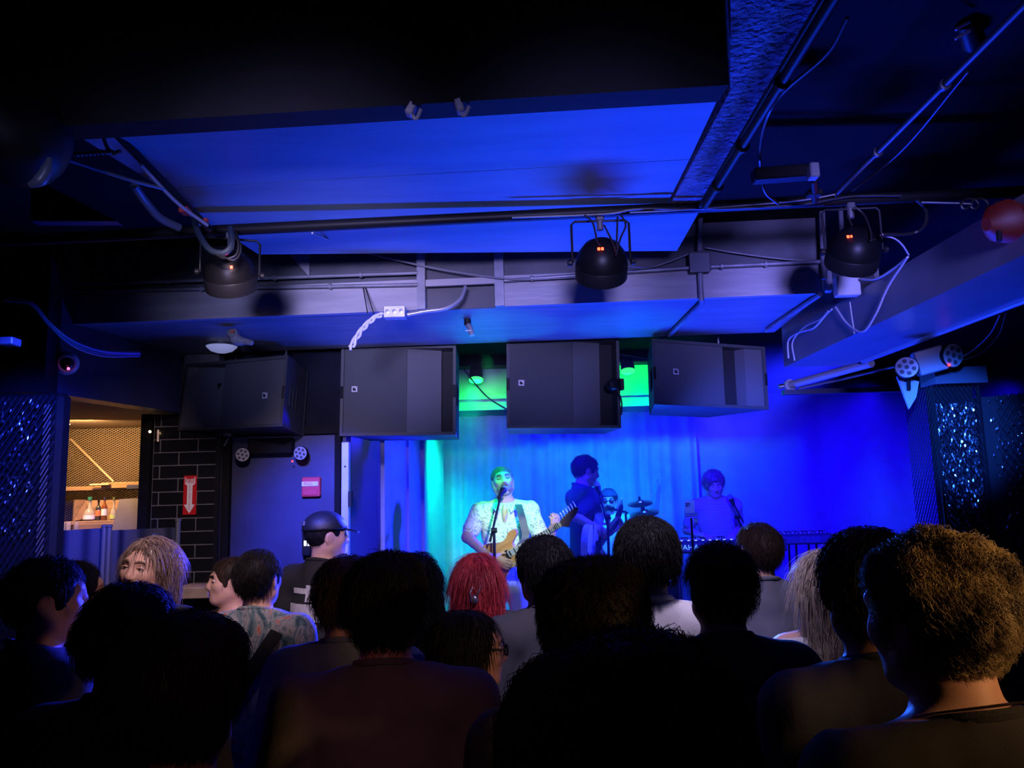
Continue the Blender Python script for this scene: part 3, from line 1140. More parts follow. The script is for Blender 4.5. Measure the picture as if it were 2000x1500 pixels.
wseg(743, 753, 0.03, 0.06, M_WING, 'post')
wseg(753, 795, 0.0, 0.03, M_WING, 'panel')
wseg(794, 800, 0.02, 0.05, M_WING, 'post')
wseg(800, 823, 0.0, 0.03, M_WING, 'panel')
wseg(822, 829, 0.03, 0.06, M_WING, 'post')
wseg(829, 866, 0.005, 0.03, M_WING, 'panel')
# perforated sheet: a lattice with real holes over a backing
a, b = wseg(685, 744, -0.03, 0.02, mat('perf_backing', (0.06, 0.06, 0.08), 0.7), 'backing_panel')


def lattice(A, B, z0, z1, pitch, hgt, wire, depth, name, m, parent, label=None, kind='stuff'):
    """expanded metal sheet: diamond mesh of flat strands between plan points A and B"""
    A, B = Vector(A), Vector(B)
    L = math.hypot(B.x - A.x, B.y - A.y)
    ux = Vector((B.x - A.x, B.y - A.y, 0)).normalized()
    nn = Vector((ux.y, -ux.x, 0))
    nx, nz = max(1, round(L / pitch)), max(1, round((z1 - z0) / hgt))
    px_, pz_ = L / nx, (z1 - z0) / nz
    V, F = [], []
    for i in range(nx):
        for j in range(nz):
            for (du0, dz0, du1, dz1) in ((0, .5, .5, 1), (.5, 1, 1, .5), (0, .5, .5, 0), (.5, 0, 1, .5)):
                u0, w0, u1, w1 = (i + du0) * px_, z0 + (j + dz0) * pz_, (i + du1) * px_, z0 + (j + dz1) * pz_
                k = len(V)
                for (u, w, s) in ((u0, w0, -1), (u1, w1, -1), (u1, w1, 1), (u0, w0, 1)):
                    p = A + ux * u
                    V.append((p.x + nn.x * depth * s, p.y + nn.y * depth * s, w + s * wire))
                F.append((k, k + 1, k + 2, k + 3))
    o = mesh_np(name, V, np.array(F), m, parent, world=parent is not None, smooth=False)
    return tag(o, label, kind=kind)


a2, b2 = a + wn * 0.03, b + wn * 0.03
lattice(a2, b2, 0.6, 2.4, 0.030, 0.016, 0.0028, 0.002, 'perforated_panel', M_PERF, wing)

# metal post with holes at the corner of the wing
po = empty('trim_post', P(676, 950, 4.58), kind='structure')
a, b = P(668, 960, 4.58), P(683, 960, 4.58)
MB().box(((a.x + b.x) / 2, 4.58, 1.11), (b.x - a.x, 0.05, 2.22), bevel=0.004).build('post', mat('post_metal', (0.5, 0.52, 0.55), 0.4, metal=0.3, noise=0.15, scale=10), po)
for yy in (911, 1035):
    c = P(674, yy, 4.55)
    MB().lathe([(0.005, 0), (0.005, 0.008)], (c.x, 4.552, c.z), (0, -1, 0), 10).build('hole', M_DARK, po)
c = P(684, 975, 4.55)
MB().box((c.x, 4.56, c.z), (0.018, 0.06, 0.09)).build('hinge', M_DARK, po)

# ------------------------------------------------------------------ left side: door, tiles, bar
DY = 4.75
dw = empty('wall_door', P(545, 900, DY), kind='structure')
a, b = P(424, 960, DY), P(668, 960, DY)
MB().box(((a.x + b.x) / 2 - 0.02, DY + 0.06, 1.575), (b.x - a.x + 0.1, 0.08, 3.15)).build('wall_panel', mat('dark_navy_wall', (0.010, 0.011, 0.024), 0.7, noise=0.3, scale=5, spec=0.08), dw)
door = empty('door_1', ((a.x + b.x) / 2, DY, 0), kind='structure')
a, b = P(452, 1000, DY), P(655, 1000, DY)
zt = P(540, 852, DY).z
MB().box(((a.x + b.x) / 2, DY + 0.005, zt / 2), (b.x - a.x, 0.04, zt), bevel=0.004).build('leaf', M_NAVYWALL, door)
MB().box((a.x - 0.03, DY - 0.0, zt / 2), (0.05, 0.07, zt)).build('frame', M_BLACK, door)
MB().box((b.x + 0.02, DY - 0.0, zt / 2), (0.035, 0.07, zt)).build('frame', M_BLACK, door)
MB().box(((a.x + b.x) / 2, DY - 0.0, zt + 0.03), (b.x - a.x + 0.1, 0.07, 0.05)).build('frame', M_BLACK, door)
MB().box(P(600, 1062, DY - 0.05), (0.05, 0.05, 0.14), bevel=0.006).build('keypad', M_BLKMET, door)
for i, x in enumerate((596, 603, 610, 613)):
    MB().box(P(x, 1061, DY - 0.085), (0.012 if i < 2 else 0.006, 0.01, 0.03)).build('keypad_light', mat('keypad_glow', (0.8, 0.8, 0.8), 0.5, emit=(0.85, 0.85, 1.0), estr=3), door)
# door closer arm
a, b = P(449, 850, DY - 0.06), P(438, 872, DY - 0.10)
dc = empty('door_closer', a, label='grey metal door closer arm above the black door', cat='door closer')
MB().box(P(446, 848, DY - 0.045), (0.06, 0.05, 0.035), bevel=0.004).build('bracket', M_METAL, dc)
MB().tube([a, b], 0.008, 8).build('arm', M_METAL, dc)

# tiled wall
TY = 4.62
TL, TR = P(296, 960, TY).x, P(421, 960, TY).x
tw = empty('wall_tiled', ((TL + TR) / 2, TY, 0), kind='structure')
MB().box(((TL + TR) / 2, TY + 0.043, 1.575), (TR - TL, 0.08, 3.15)).build('grout_bed', M_GROUT, tw)
th, tl = 0.0785, 0.228
zt0 = P(360, 883, TY).z
row = 0
tile_mesh = {}
for r in range(-3, 19):
    z1 = zt0 - r * th
    if z1 - th < 0.3:
        break
    x = TR - (0.5 * tl if r % 2 else tl)
    edges = [TR]
    while x > TL + 0.01:
        edges.append(x)
        x -= tl
    edges.append(TL)
    for i in range(len(edges) - 1):
        w = edges[i] - edges[i + 1] - 0.006
        key = round(w, 4)
        if key not in tile_mesh:
            o = MB().box((0, 0, 0), (w, 0.012, th - 0.006), bevel=0.002).build('tile', M_TILE)
            tile_mesh[key] = o.data
        else:
            o = bpy.data.objects.new('tile', tile_mesh[key])
            COL.objects.link(o)
        o.parent = tw
        o.location = Vector(((edges[i] + edges[i + 1]) / 2, TY + 0.006, z1 - th / 2)) - MW[tw.name].translation
trim(MB().box((TR + 0.012, TY + 0.0, 1.3), (0.024, 0.03, 2.6)), M_BLKMET)
trim(MB().box((TL - 0.035, TY + 0.0, 1.575), (0.06, 0.06, 3.15)), M_BLACK)

# bar bulkhead and soffit
SZB = 2.42
b1, b2 = PZ(85, 765, SZB), PZ(352, 806, SZB)
bk = MB().prism([(b1.x, b1.y, SZB), (b2.x, b2.y, SZB), (b2.x - 0.12, b2.y, SZB), (b1.x - 0.12, b1.y + 0.05, SZB)], (0, 0, ZC - SZB))
trim(bk, M_NAVYWALL)
trim(MB().prism([(b1.x - 0.05, b1.y + 0.03, SZB + 0.002), (b2.x - 0.05, b2.y + 0.05, SZB + 0.002), (b2.x - 0.05, 5.55, SZB + 0.002), (-3.9, 5.55, SZB + 0.002), (-3.9, b1.y, SZB + 0.002)], (0, 0, 0.05)), M_WARMCEIL)
# black column above the left mesh column
cA, cB = P(-120, 760, 3.48), P(86, 760, 3.48)
trim(MB().box(((cA.x + cB.x) / 2, 3.53, (2.41 + ZC) / 2), (cB.x - cA.x, 0.1, ZC - 2.41)), M_BLACK)
# bar back wall behind the mesh
trim(MB().box((-3.1, 5.6, 1.5), (1.8, 0.06, 3.0)), mat('bar_back_wall', (0.07, 0.045, 0.025), 0.7, noise=0.3, scale=5))

# ------------------------------------------------------------------ flown loudspeakers
def speaker(label, c, w, h, dep, yaw, tilt, roll, profile, emblem_u, taper, extra=None, grille_u=(0.02, 0.56), flip=1):
    """front at local -y; profile: list of (u, depth) points of the baffle from one side to the other"""
    rot = Euler((R(tilt), R(roll), R(yaw)), 'XYZ').to_matrix()
    rt = empty('loudspeaker', c, rot, label, 'loudspeaker', 'loudspeakers hung from the front beam')

    def X(u):
        return flip * (u - 0.5) * w
    t = 0.018
    y0, y1 = -0.03, dep
    wb = w * taper
    # cabinet shell: sides, top, bottom, back
    mb = MB()
    for sx in (-1, 1):
        mb.prism([(sx * w / 2, y0, -h / 2), (sx * (w / 2 - t), y0, -h / 2), (sx * (wb / 2 - t), y1, -h / 2), (sx * wb / 2, y1, -h / 2)], (0, 0, h))
    for sz in (-1, 1):
        z0 = sz * h / 2 - (t if sz > 0 else 0)
        mb.prism([(-w / 2 + t, y0, z0), (w / 2 - t, y0, z0), (wb / 2 - t, y1, z0), (-wb / 2 + t, y1, z0)], (0, 0, t))
    mb.box((0, y1, 0), (wb, 0.02, h))
    cab = mb.build('cabinet', M_SPK, rt, world=False)
    # side slots
    for sx in (-1, 1):
        for k in range(3):
            yy = y0 + 0.09 + 0.06 * k
            xx = sx * (w / 2 + (wb - w) / 2 * (yy - y0) / (y1 - y0) + 0.001)
            MB().box((xx, yy, -0.02), (0.006, 0.012, 0.12), Matrix.Rotation(math.atan2((w - wb) / 2, dep) * sx, 3, 'Z')).build('side_slot', M_DARK, cab, world=False)
    for i in range(len(profile) - 1):
        (u0, d0), (u1, d1) = profile[i], profile[i + 1]
        nm, mm = ('grille', M_GRILLE) if (d0 == d1 and d0 < 0.03) else ('horn_panel', M_HORN)
        if d0 == d1 and d0 > 0.06:
            nm, mm = 'recess', M_DARK
        MB().prism([(X(u0), y0 + d0, -h / 2 + t), (X(u1) - flip * 0.0015, y0 + d1, -h / 2 + t), (X(u1) - flip * 0.0015, y0 + d1 + 0.012, -h / 2 + t), (X(u0), y0 + d0 + 0.012, -h / 2 + t)],
                   (0, 0, h - 2 * t)).build(nm, mm, rt, world=False)
    # emblem: pale square with a dark quarter-circle wedge
    ux, uz = emblem_u
    e = MB().box((X(ux), y0 + 0.008, uz * h), (0.034, 0.004, 0.034)).build('emblem', mat('emblem_pale', (0.6, 0.6, 0.62), 0.4), rt, world=False)
    arc = [(-0.010, -0.010)] + [(-0.010 + 0.02 * math.cos(a), -0.010 + 0.02 * math.sin(a)) for a in np.linspace(0, math.pi / 2, 8)]
    MB().prism([(X(ux) + px_, y0 + 0.0055, uz * h + pz_) for px_, pz_ in arc], (0, -0.002, 0)).build('emblem_mark', M_DARK, e, world=False)
    MB().box((X(ux) + 0.011, y0 + 0.005, uz * h + 0.011), (0.006, 0.002, 0.006)).build('emblem_dot', M_SIGNRED, e, world=False)
    # side handles and hanging bracket
    for sx in (-1, 1):
        MB().box((sx * (w / 2 - t / 2), y0 - 0.004, -0.01), (t * 0.8, 0.012, 0.075), bevel=0.004).build('latch', M_BLKMET, rt, world=False)
    for sx in (-0.25, 0.25):
        MB().tube([(sx * w, dep * 0.5, h / 2 - 0.01), (sx * w, dep * 0.5, h / 2 + 0.35)], 0.007, 8).build('hanging_rod', M_METAL, rt, world=False)
    return rt


M_SPKLBL = 'black flown loudspeaker '
a, b = P(667, 680, 4.62), P(893, 848, 4.62)
speaker('square black loudspeaker hung over the blue perforated panel, braided white cable above it', ((a.x + b.x) / 2, 4.62, (a.z + b.z) / 2), b.x - a.x, a.z - b.z, 0.42, -1.5, 0, 1.0,
        [(0.025, 0.012), (0.575, 0.012), (0.86, 0.10), (0.86, 0.13), (0.975, 0.13)], (0.12, 0.02), 0.92)
a, b = P(987, 665, 4.62), P(1214, 834, 4.62)
speaker('square black loudspeaker hung right above the singer, small clamp lamp inside its edge', ((a.x + b.x) / 2, 4.62, (a.z + b.z) / 2), b.x - a.x, a.z - b.z, 0.42, 2.5, 0, 1.2,
        [(0.025, 0.012), (0.585, 0.012), (0.84, 0.08), (0.84, 0.13), (0.975, 0.13)], (0.13, 0.0), 0.92)
a, b = P(330, 705, 4.42), P(575, 836, 4.42)
speaker('angled black loudspeaker with a flared wing hung above the black door', ((a.x + b.x) / 2, 4.48, (a.z + b.z) / 2 + 0.005), 0.80, 0.41, 0.36, -24, -4, 1.5,
        [(0.02, 0.012), (0.60, 0.012), (0.66, 0.09), (0.70, 0.09), (0.985, 0.01)], (0.19, -0.05), 0.55, flip=-1)
a, b = P(1268, 668, 4.42), P(1515, 792, 4.42)
speaker('angled black loudspeaker with a flared wing hung above the keyboard player', ((a.x + b.x) / 2, 4.50, (a.z + b.z) / 2), 0.755, 0.385, 0.36, 17, -2, 2.0,
        [(0.02, 0.012), (0.62, 0.012), (0.67, 0.075), (0.78, 0.075), (0.82, 0.02), (0.985, 0.01)], (0.20, 0.02), 0.55)
# little lamp clamped inside the second speaker's edge
cl = empty('clamp_lamp', P(1196, 752, 4.52), label='small black clamp lamp in the open edge of the middle loudspeaker', cat='lamp')
p = P(1196, 752, 4.54)
MB().lathe([(0.02, -0.035), (0.034, -0.03), (0.036, 0.03), (0.03, 0.04), (0.012, 0.045)], p, (0.25, -1, 0.1), 16).build('head', M_BLKMET, cl, smooth=True)
MB().box(p + Vector((0.055, -0.01, 0)), (0.025, 0.03, 0.07), bevel=0.004).build('clamp', M_BLKMET, cl)
MB().tube([p + Vector((0.03, 0, -0.03)), p + Vector((0.05, 0.0, -0.10)), p + Vector((0.045, 0.0, -0.18))], 0.005, 6, 5).build('cord', M_CABLE, cl, smooth=True)

# ------------------------------------------------------------------ lighting pipe and LED par cans
pipeL, pipeR = P(-250, 483, 2.74), P(2250, 362, 2.74)
MB().tube([pipeL, pipeR], 0.021, 12).build('lighting_pipe', M_BLKMET, smooth=True, label='long black lighting pipe crossing under the ceiling boards', cat='pipe')
pd = (pipeR - pipeL).normalized()


def on_pipe(px_):
    t0, t1 = 0.0, 1.0
    for _ in range(40):
        m = (t0 + t1) / 2
        q = CAM_R.transposed() @ (pipeL.lerp(pipeR, m) - Vector((0, 0, CAM_Z)))
        if 1000 + FPX * q.x / -q.z < px_:
            t0 = m
        else:
            t1 = m
    return pipeL.lerp(pipeR, t0)


def par(label, px_, py_, w_px, aim, led, yoke_rot=0.0):
    Yp = 2.74
    c = P(px_, py_, Yp)
    r = w_px / FPX * Yp * 1.03 / 2
    top = on_pipe(px_)
    rt = empty('stage_light', (top.x, top.y, top.z), label=label, cat='stage light', group='round LED stage lights on the lighting pipe')
    ax = Vector(aim).normalized()
    prof = [(0.004, -0.95 * r), (0.35 * r, -0.90 * r), (0.68 * r, -0.70 * r), (0.90 * r, -0.38 * r), (0.985 * r, -0.05 * r), (r, 0.05 * r)]
    body = MB().lathe(prof, c, ax, 32).build('housing', mat('par_housing', (0.004, 0.004, 0.005), 0.4, spec=0.14), rt, smooth=True)
    MB().lathe([(r * 1.0, 0.05 * r), (1.02 * r, 0.08 * r), (1.02 * r, 0.62 * r), (0.97 * r, 0.62 * r), (0.95 * r, 0.2 * r), (0.02, 0.2 * r)], c, ax, 32).build('barrel', mat('par_barrel', (0.006, 0.006, 0.008), 0.45, spec=0.14), rt, smooth=True)
    # yoke, knobs, clamp
    up = Vector((0, 0, 1))
    sx = Vector((math.cos(yoke_rot), math.sin(yoke_rot), 0))
    wy = r * 1.12
    hy = max(0.05, (top.z - c.z) - 0.035)
    MB().tube([c - sx * wy, c - sx * wy + up * (hy - 0.012), c - sx * (wy - 0.012) + up * hy, c + sx * (wy - 0.012) + up * hy, c + sx * wy + up * (hy - 0.012), c + sx * wy], 0.0045, 8).build('yoke', M_BLKMET, rt, smooth=True)
    for s2 in (-1, 1):
        MB().lathe([(0.008, 0), (0.013, 0.004), (0.013, 0.016), (0.006, 0.02)], c + sx * s2 * wy, sx * s2, 12).build('knob', M_BLKMET, rt, smooth=True)
    MB().box(c + up * (hy + 0.014), (0.03, 0.03, 0.03), bevel=0.004).build('clamp', mat('clamp_metal', (0.2, 0.2, 0.21), 0.35, metal=0.6), rt)
    MB().lathe([(0.012, 0), (0.012, -0.035)], c + up * hy, (0, 0, 1), 10).build('bolt', mat('clamp_metal', (0.2, 0.2, 0.21)), rt, smooth=True)
    # red display on the back of the housing
    d = P(led[0], led[1], Yp - 0.2) - Vector((0, 0, CAM_Z))
    # march along the ray to the ellipsoidal back
    o = Vector((0, 0, CAM_Z))
    d.normalize()
    t = (c - o).length - 1.4 * r
    for _ in range(60):
        q = o + d * t - c
        ha = q.dot(ax)
        rad = (q - ax * ha).length
        f = math.sqrt((rad / (r * 1.0)) ** 2 + (min(ha, 0) / (0.95 * r)) ** 2)
        if f <= 1.0:
            break
        t += 0.05 * r
    q = o + d * (t - 0.002)
    nrm = (q - c).normalized()
    fr = frame(q, sx, nrm.cross(sx))
    n_seg = led[2]
    for k in range(n_seg):
        off = (k - (n_seg - 1) / 2) * 0.013
        MB().box(q + fr.to_3x3() @ Vector((off, 0, 0)), (0.009, 0.011, 0.004), fr.to_3x3(), bevel=0.001).build('display', M_REDLED, body)
    gl_ = light('display_glow', 'POINT', q + nrm * 0.035, q, (1.0, 0.02, 0.0), 0.035, 0.01)
    return rt, c, r, hy


par1, c1, r1, h1 = par('round LED stage light with red display wrapped by thick cable, over the black door', 449, 535, 98, (-0.08, 0.62, -0.78), (452, 522, 1), 0.35)
par2, c2, r2, h2 = par('round LED stage light with red display hanging over the middle loudspeaker', 1175, 512, 101, (0.02, 0.72, -0.69), (1173, 486, 2), 0.0)
par3, c3, r3, h3 = par('round LED stage light with red display beside the pale duct', 1668, 490, 99, (0.03, 0.72, -0.69), (1660, 462, 2), -0.05)
light('par_beam', 'SPOT', c2 + Vector((0, 0.14, -0.13)), (-0.05, 5.7, 1.6), (0.75, 1.0, 0.95), 430, 0.06, 16, 0.8)
light('par_beam', 'SPOT', c1 + Vector((0, 0.14, -0.13)), (-1.15, 4.75, 1.65), (0.04, 0.07, 1.0), 750, 0.06, 38, 1.0)
light('par_beam', 'SPOT', c3 + Vector((0, 0.14, -0.13)), (1.5, 6.8, 1.4), (0.05, 0.1, 1.0), 300, 0.06, 40, 0.9)



def cable(label, pts, r, m=None, smooth=6, name='cable', seg=6):
    return MB().tube(pts, r, seg, smooth).build(name, m or M_CABLE, smooth=True, label=label, cat='cable')


# cables looped over the par cans
for pr_, c, lst in (
    (par2, c2, [[(1142, 420, 2.69), (1158, 436, 2.68), (1166, 470, 2.65), (1172, 480, 2.63)],
                [(1212, 418, 2.69), (1222, 440, 2.68), (1212, 465, 2.65), (1203, 500, 2.63)],
                [(1180, 440, 2.68), (1195, 470, 2.65), (1204, 495, 2.63)],
                [(1206, 424, 2.69), (1205, 460, 2.67), (1204, 485, 2.65)]]),
    (par3, c3, [[(1670, 404, 2.69), (1688, 420, 2.68), (1700, 450, 2.65), (1702, 470, 2.63)],
                [(1655, 420, 2.68), (1664, 440, 2.66)], [(1700, 470, 2.63), (1715, 465, 2.68), (1725, 458, 2.6)]]),
    (par1, c1, [[(378, 410, 2.63), (385, 450, 2.61), (408, 486, 2.59), (436, 494, 2.58), (452, 478, 2.59), (450, 445, 2.63)],
                [(420, 496, 2.58), (440, 505, 2.57), (462, 496, 2.58), (464, 470, 2.6), (450, 448, 2.63)],
                [(430, 498, 2.57), (452, 508, 2.56), (466, 500, 2.58), (470, 480, 2.61), (460, 452, 2.65)]])):
    for i, q in enumerate(lst):
        MB().tube([P(*t_) for t_ in q], 0.011 if (pr_ is par1 and i == 0) else 0.0035, 8, 6).build('cable', mat('thick_cable', (0.02, 0.03, 0.045), 0.4) if pr_ is par1 and i == 0 else M_CABLE, pr_, smooth=True)

# ------------------------------------------------------------------ pipes, conduits and boxes under the ceiling
def pipe(label, pts, r, m=None, cat='pipe', name='ceiling_pipe', clips=()):
    rt = empty(name, pts[0], label=label, cat=cat)
    MB().tube(pts, r, 10).build('tube', m or M_CONDUIT, rt, smooth=True)
    for t in clips:
        q = pts[0].lerp(pts[-1], t)
        d = (pts[-1] - pts[0]).normalized()
        MB().lathe([(r * 1.25, -0.008), (r * 1.6, -0.006), (r * 1.6, 0.006), (r * 1.25, 0.008)], q, d, 10).build('clip', m or M_CONDUIT, rt, smooth=True)
    return rt


q0, q1 = PZ(1640, -20, 2.86), PZ(1377, 402, 2.86)
pipe('dark pipe along the edge of the rough plaster beam', [q0, q1], 0.013, M_BLKMET, clips=(0.3, 0.6, 0.85))
q0, q1 = PZ(1618, -20, 2.875), PZ(1368, 402, 2.875)
pipe('thin pipe touching the rough plaster beam beside the dark pipe', [q0, q1], 0.008, M_BLKMET)
q0, q1 = PZ(2040, -30, 2.95), PZ(1632, 380, 2.95)
pipe('dark pipe running over the pale duct towards the stage', [q0, q1], 0.010, mat('navy_pipe', (0.03, 0.033, 0.05), 0.45), clips=(0.35, 0.7))
q0, q1 = PZ(1890, 140, 2.96), PZ(1640, 390, 2.96)
cable('thin black cable beside the dark pipe over the pale duct', [q0, q0.lerp(q1, .5) + Vector((0.02, 0, -0.02)), q1], 0.004)
cable('black cable drooping from the plaster beam to the lighting pipe', [PZ(1655, 35, 2.9), PZ(1615, 105, 2.88), PZ(1530, 180, 2.87), PZ(1496, 235, 2.86), P(1484, 300, 2.35), P(1492, 370, 2.5), P(1520, 398, 2.58)], 0.005, smooth=8)
cable('black cable lying along the lighting pipe behind the middle stage light', [P(1000, 425, 2.7), P(1180, 418, 2.7), P(1250, 408, 2.69), P(1400, 408, 2.7), P(1560, 400, 2.7), P(1660, 384, 2.7), P(1760, 382, 2.7)], 0.005)
cable('thin grey cable along the lighting pipe above the right stage light', [P(1230, 415, 2.705), P(1300, 412, 2.69), P(1420, 404, 2.695), P(1560, 392, 2.7), P(1640, 378, 2.69)], 0.003, M_GREYCABLE)
# conduits on the beam face
q0, q1 = FP(95, 558, 0.075), FP(816, 533, 0.075)
pipe('upper of the two thin conduits on the beam face over the angled loudspeaker', [q0, q1], 0.0085, clips=(0.33, 0.62, 0.85))
q0, q1 = FP(60, 571, 0.075), FP(816, 556, 0.075)
pipe('lower of the two thin conduits on the beam face over the angled loudspeaker', [q0, q1], 0.0085, clips=(0.2, 0.45, 0.78))
q0, q1 = FP(985, 548, 0.075), FP(1348, 523, 0.075)
pipe('thin conduit on the beam face behind the middle stage light', [q0, q1], 0.009, clips=(0.15, 0.5))
q0, q1 = FP(1388, 521, 0.075), FP(1604, 511, 0.075)
pipe('short conduit between the square box and the upright conduit', [q0, q1], 0.009, clips=(0.1, 0.5))
q0, q1 = FP(1369, 415, 0.075), FP(1366, 492, 0.075)
pipe('upright conduit rising from the square box on the beam face', [q0, q1], 0.012)
p0, p1 = FP(1367, 534, 0.075), FP(1370, 585, 0.075)
p2 = PZ(1307, 654, 2.765)
pipe('bent conduit from the square box running under the beam', [p0, p1, PZ(1371, 592, 2.765), p2], 0.013, clips=(0.45,))
p0, p1 = FP(1605, 400, 0.09), FP(1610, 545, 0.09)
pipe('upright conduit at the end of the beam face', [p0, p1], 0.014, mat('navy_conduit', (0.16, 0.16, 0.2), 0.4))
p0, p1 = FP(1641, 395, 0.12), FP(1645, 470, 0.12)
pipe('short upright conduit behind the right stage light', [p0, p1], 0.011, mat('navy_conduit', (0.16, 0.16, 0.2)))
p0, p1 = PZ(1602, 575, 2.765), PZ(1497, 645, 2.765)
pipe('conduit running under the beam beside the pale duct', [p0, p1], 0.012)
jb = empty('junction_box', FP(1366, 513, 0.09), label='square grey junction box on the beam face with conduits on all sides', cat='junction box')
MB().box(FP(1366, 513, 0.085), (0.095, 0.05, 0.095), bevel=0.003).build('box', M_FACE, jb)
MB().box(FP(1366, 513, 0.112), (0.09, 0.004, 0.09)).build('cover', mat('box_cover', (0.14, 0.14, 0.17), 0.45), jb)
for dx, dy in ((-16, -16), (16, -16), (-16, 16), (16, 16)):
    MB().lathe([(0.004, 0), (0.003, 0.004)], FP(1366 + dx, 513 + dy, 0.114), (0, -1, 0), 8).build('screw', M_METAL, jb)
jb = empty('junction_box', FP(1655, 560, 0.1), label='pale blue junction box next to the right stage light', cat='junction box')
q = PX(1654, 560, BX - 0.0)
MB().box(PX(1654, 560, BX - 0.06), (0.10, 0.05, 0.085), bevel=0.004).build('box', mat('pale_box', (0.42, 0.43, 0.5), 0.4), jb)
MB().box(P(1617, 550, 3.45), (0.03, 0.04, 0.10), bevel=0.006).build('elbow', mat('pale_box', (0.3, 0.3, 0.36)), jb)
for k in range(2):
    MB().lathe([(0.010, 0), (0.014, 0.01), (0.010, 0.03)], P(1676, 548 + 12 * k, 3.43), (1, 0, 0.1), 10).build('cable_gland', M_METAL, jb, smooth=True)
# silver box with braided cable
jb = empty('junction_box', FP(774, 610, 0.09), label='bright silver electrical box with braided white cable under the beam', cat='junction box')
bc = P(772, 611, 3.42)
M_SILVER = mat('zinc_box', (0.75, 0.75, 0.78), 0.3, metal=0.6, noise=0.15, scale=40)
MB().box(bc, (0.098, 0.06, 0.055), bevel=0.003).build('box', M_SILVER, jb)
for k in (-1, 0, 1):
    MB().lathe([(0.010, 0), (0.010, 0.002), (0.007, 0.0025)], bc + Vector((k * 0.031, -0.0305, 0)), (0, -1, 0), 14).build('knockout', mat('zinc_dark', (0.4, 0.4, 0.44), 0.35, metal=0.7), jb, smooth=True)
for k in range(3):
    pts = []
    for i in range(22):
        t = i / 21
        ang = t * 11 + k * 2.09
        x = 748 - 56 * t - 8 * math.sin(t * 2.2)
        y = 614 + 66 * t ** 1.5
        q = P(x, y, 3.42 - 0.02 * t)
        pts.append(q + Vector((0.010 * math.cos(ang), 0.008 * math.sin(ang), 0.010 * math.sin(ang))))
    MB().tube(pts, 0.006, 7, 2).build('braided_cable', mat('white_cable', (0.62, 0.62, 0.66), 0.45), jb, smooth=True)
MB().tube([bc + Vector((0.055, 0, -0.01)), P(830, 608, 3.42), P(870, 602, 3.43), P(898, 585, 3.45), P(909, 560, 3.48)], 0.0095, 10, 8).build('flexible_conduit', mat('flex_conduit', (0.42, 0.42, 0.46), 0.35, metal=0.5), jb, smooth=True)
for k in range(10):
    q = P(800 + 3.4 * k, 610.5 - 0.35 * k, 3.42)
    MB().lathe([(0.0095, -0.002), (0.0115, 0), (0.0095, 0.002)], q, (1, 0, 0), 10).build('conduit_ring', mat('flex_conduit', (0.42, 0.42, 0.46)), jb)
for dx in (0, 12):
    MB().tube([FP(708 + dx * .3, 556, 0.06), P(718 + dx, 612, 3.42)], 0.0025, 6).build('tie_wire', M_CABLE, jb)

cable('thin grey cable slung along the beam face from the lighting pipe', [P(610, 455, 2.75), FP(690, 487, 0.12), FP(800, 514, 0.10), FP(900, 533, 0.10), FP(1000, 545, 0.10), FP(1080, 544, 0.09), FP(1170, 538, 0.09)], 0.0045, M_GREYCABLE, 8)
cable('thin black cable stapled on the beam face beyond the square box', [FP(1378, 484, 0.05), FP(1450, 496, 0.05), FP(1530, 506, 0.05), FP(1604, 510, 0.06)], 0.0035, M_GREYCABLE)
cable('thin cable hanging from the square box to the middle stage light', [P(1228, 520, 3.3), FP(1270, 522, 0.07), FP(1305, 512, 0.06), FP(1345, 496, 0.07)], 0.0035, M_GREYCABLE)
# cables at the right duct
for lab, pts, r in (
    ('grey cable looping down the bulkhead under the pale junction box', [(1632, 600, 3.5), (1655, 632, 3.45), (1685, 648, 3.4), (1710, 615, 3.3), (1735, 560, 3.1), (1772, 503, 2.78)], 0.0045),
    ('thin cable strung from the right stage light to the top of the duct', [(1720, 460, 2.62), (1745, 465, 2.65), (1762, 478, 2.7), (1775, 498, 2.76)], 0.003),
    ('grey cable pair running from the pale junction box to the top of the duct', [(1680, 545, 3.4), (1710, 545, 3.3), (1745, 525, 3.0), (1773, 502, 2.78)], 0.005),
    ('thin cable hanging straight down the bulkhead', [(1660, 590, 3.45), (1664, 620, 3.46), (1669, 652, 3.48)], 0.003),
    ('cable drooping behind the angled loudspeaker with the keyboard below', [(1618, 608, 3.55), (1590, 640, 3.9), (1560, 650, 4.1), (1540, 665, 4.25), (1540, 700, 4.3)], 0.005),
    ('second cable drooping behind the angled loudspeaker with the keyboard below', [(1625, 604, 3.55), (1600, 625, 3.8), (1570, 640, 4.0), (1548, 668, 4.2), (1552, 704, 4.25)], 0.004)):
    cable(lab, [P(*q) if P(*q).x < BX - 0.02 else PX(q[0], q[1], BX - 0.02) for q in pts], r, mat('pale_cable', (0.4, 0.4, 0.46), 0.5), 8)
pp = pipe('pale blue pipe sloping from the duct end to the angled loudspeaker', [P(1702, 709, 4.1), P(1540, 753, 4.75)], 0.024, mat('pale_pipe', (0.42, 0.42, 0.5), 0.35), clips=(0.98,))
MB().lathe([(0.03, 0), (0.03, 0.02), (0.016, 0.022), (0.016, 0.06)], P(1540, 753, 4.75), (-1, 0.1, -0.1), 12).build('end_cap', M_METAL, pp, smooth=True)
pipe('thin pipe under the duct end at the side of the stage', [P(1560, 758, 4.9), P(1640, 742, 4.9), P(1750, 715, 4.6)], 0.008, mat('pale_pipe', (0.4, 0.4, 0.5)))
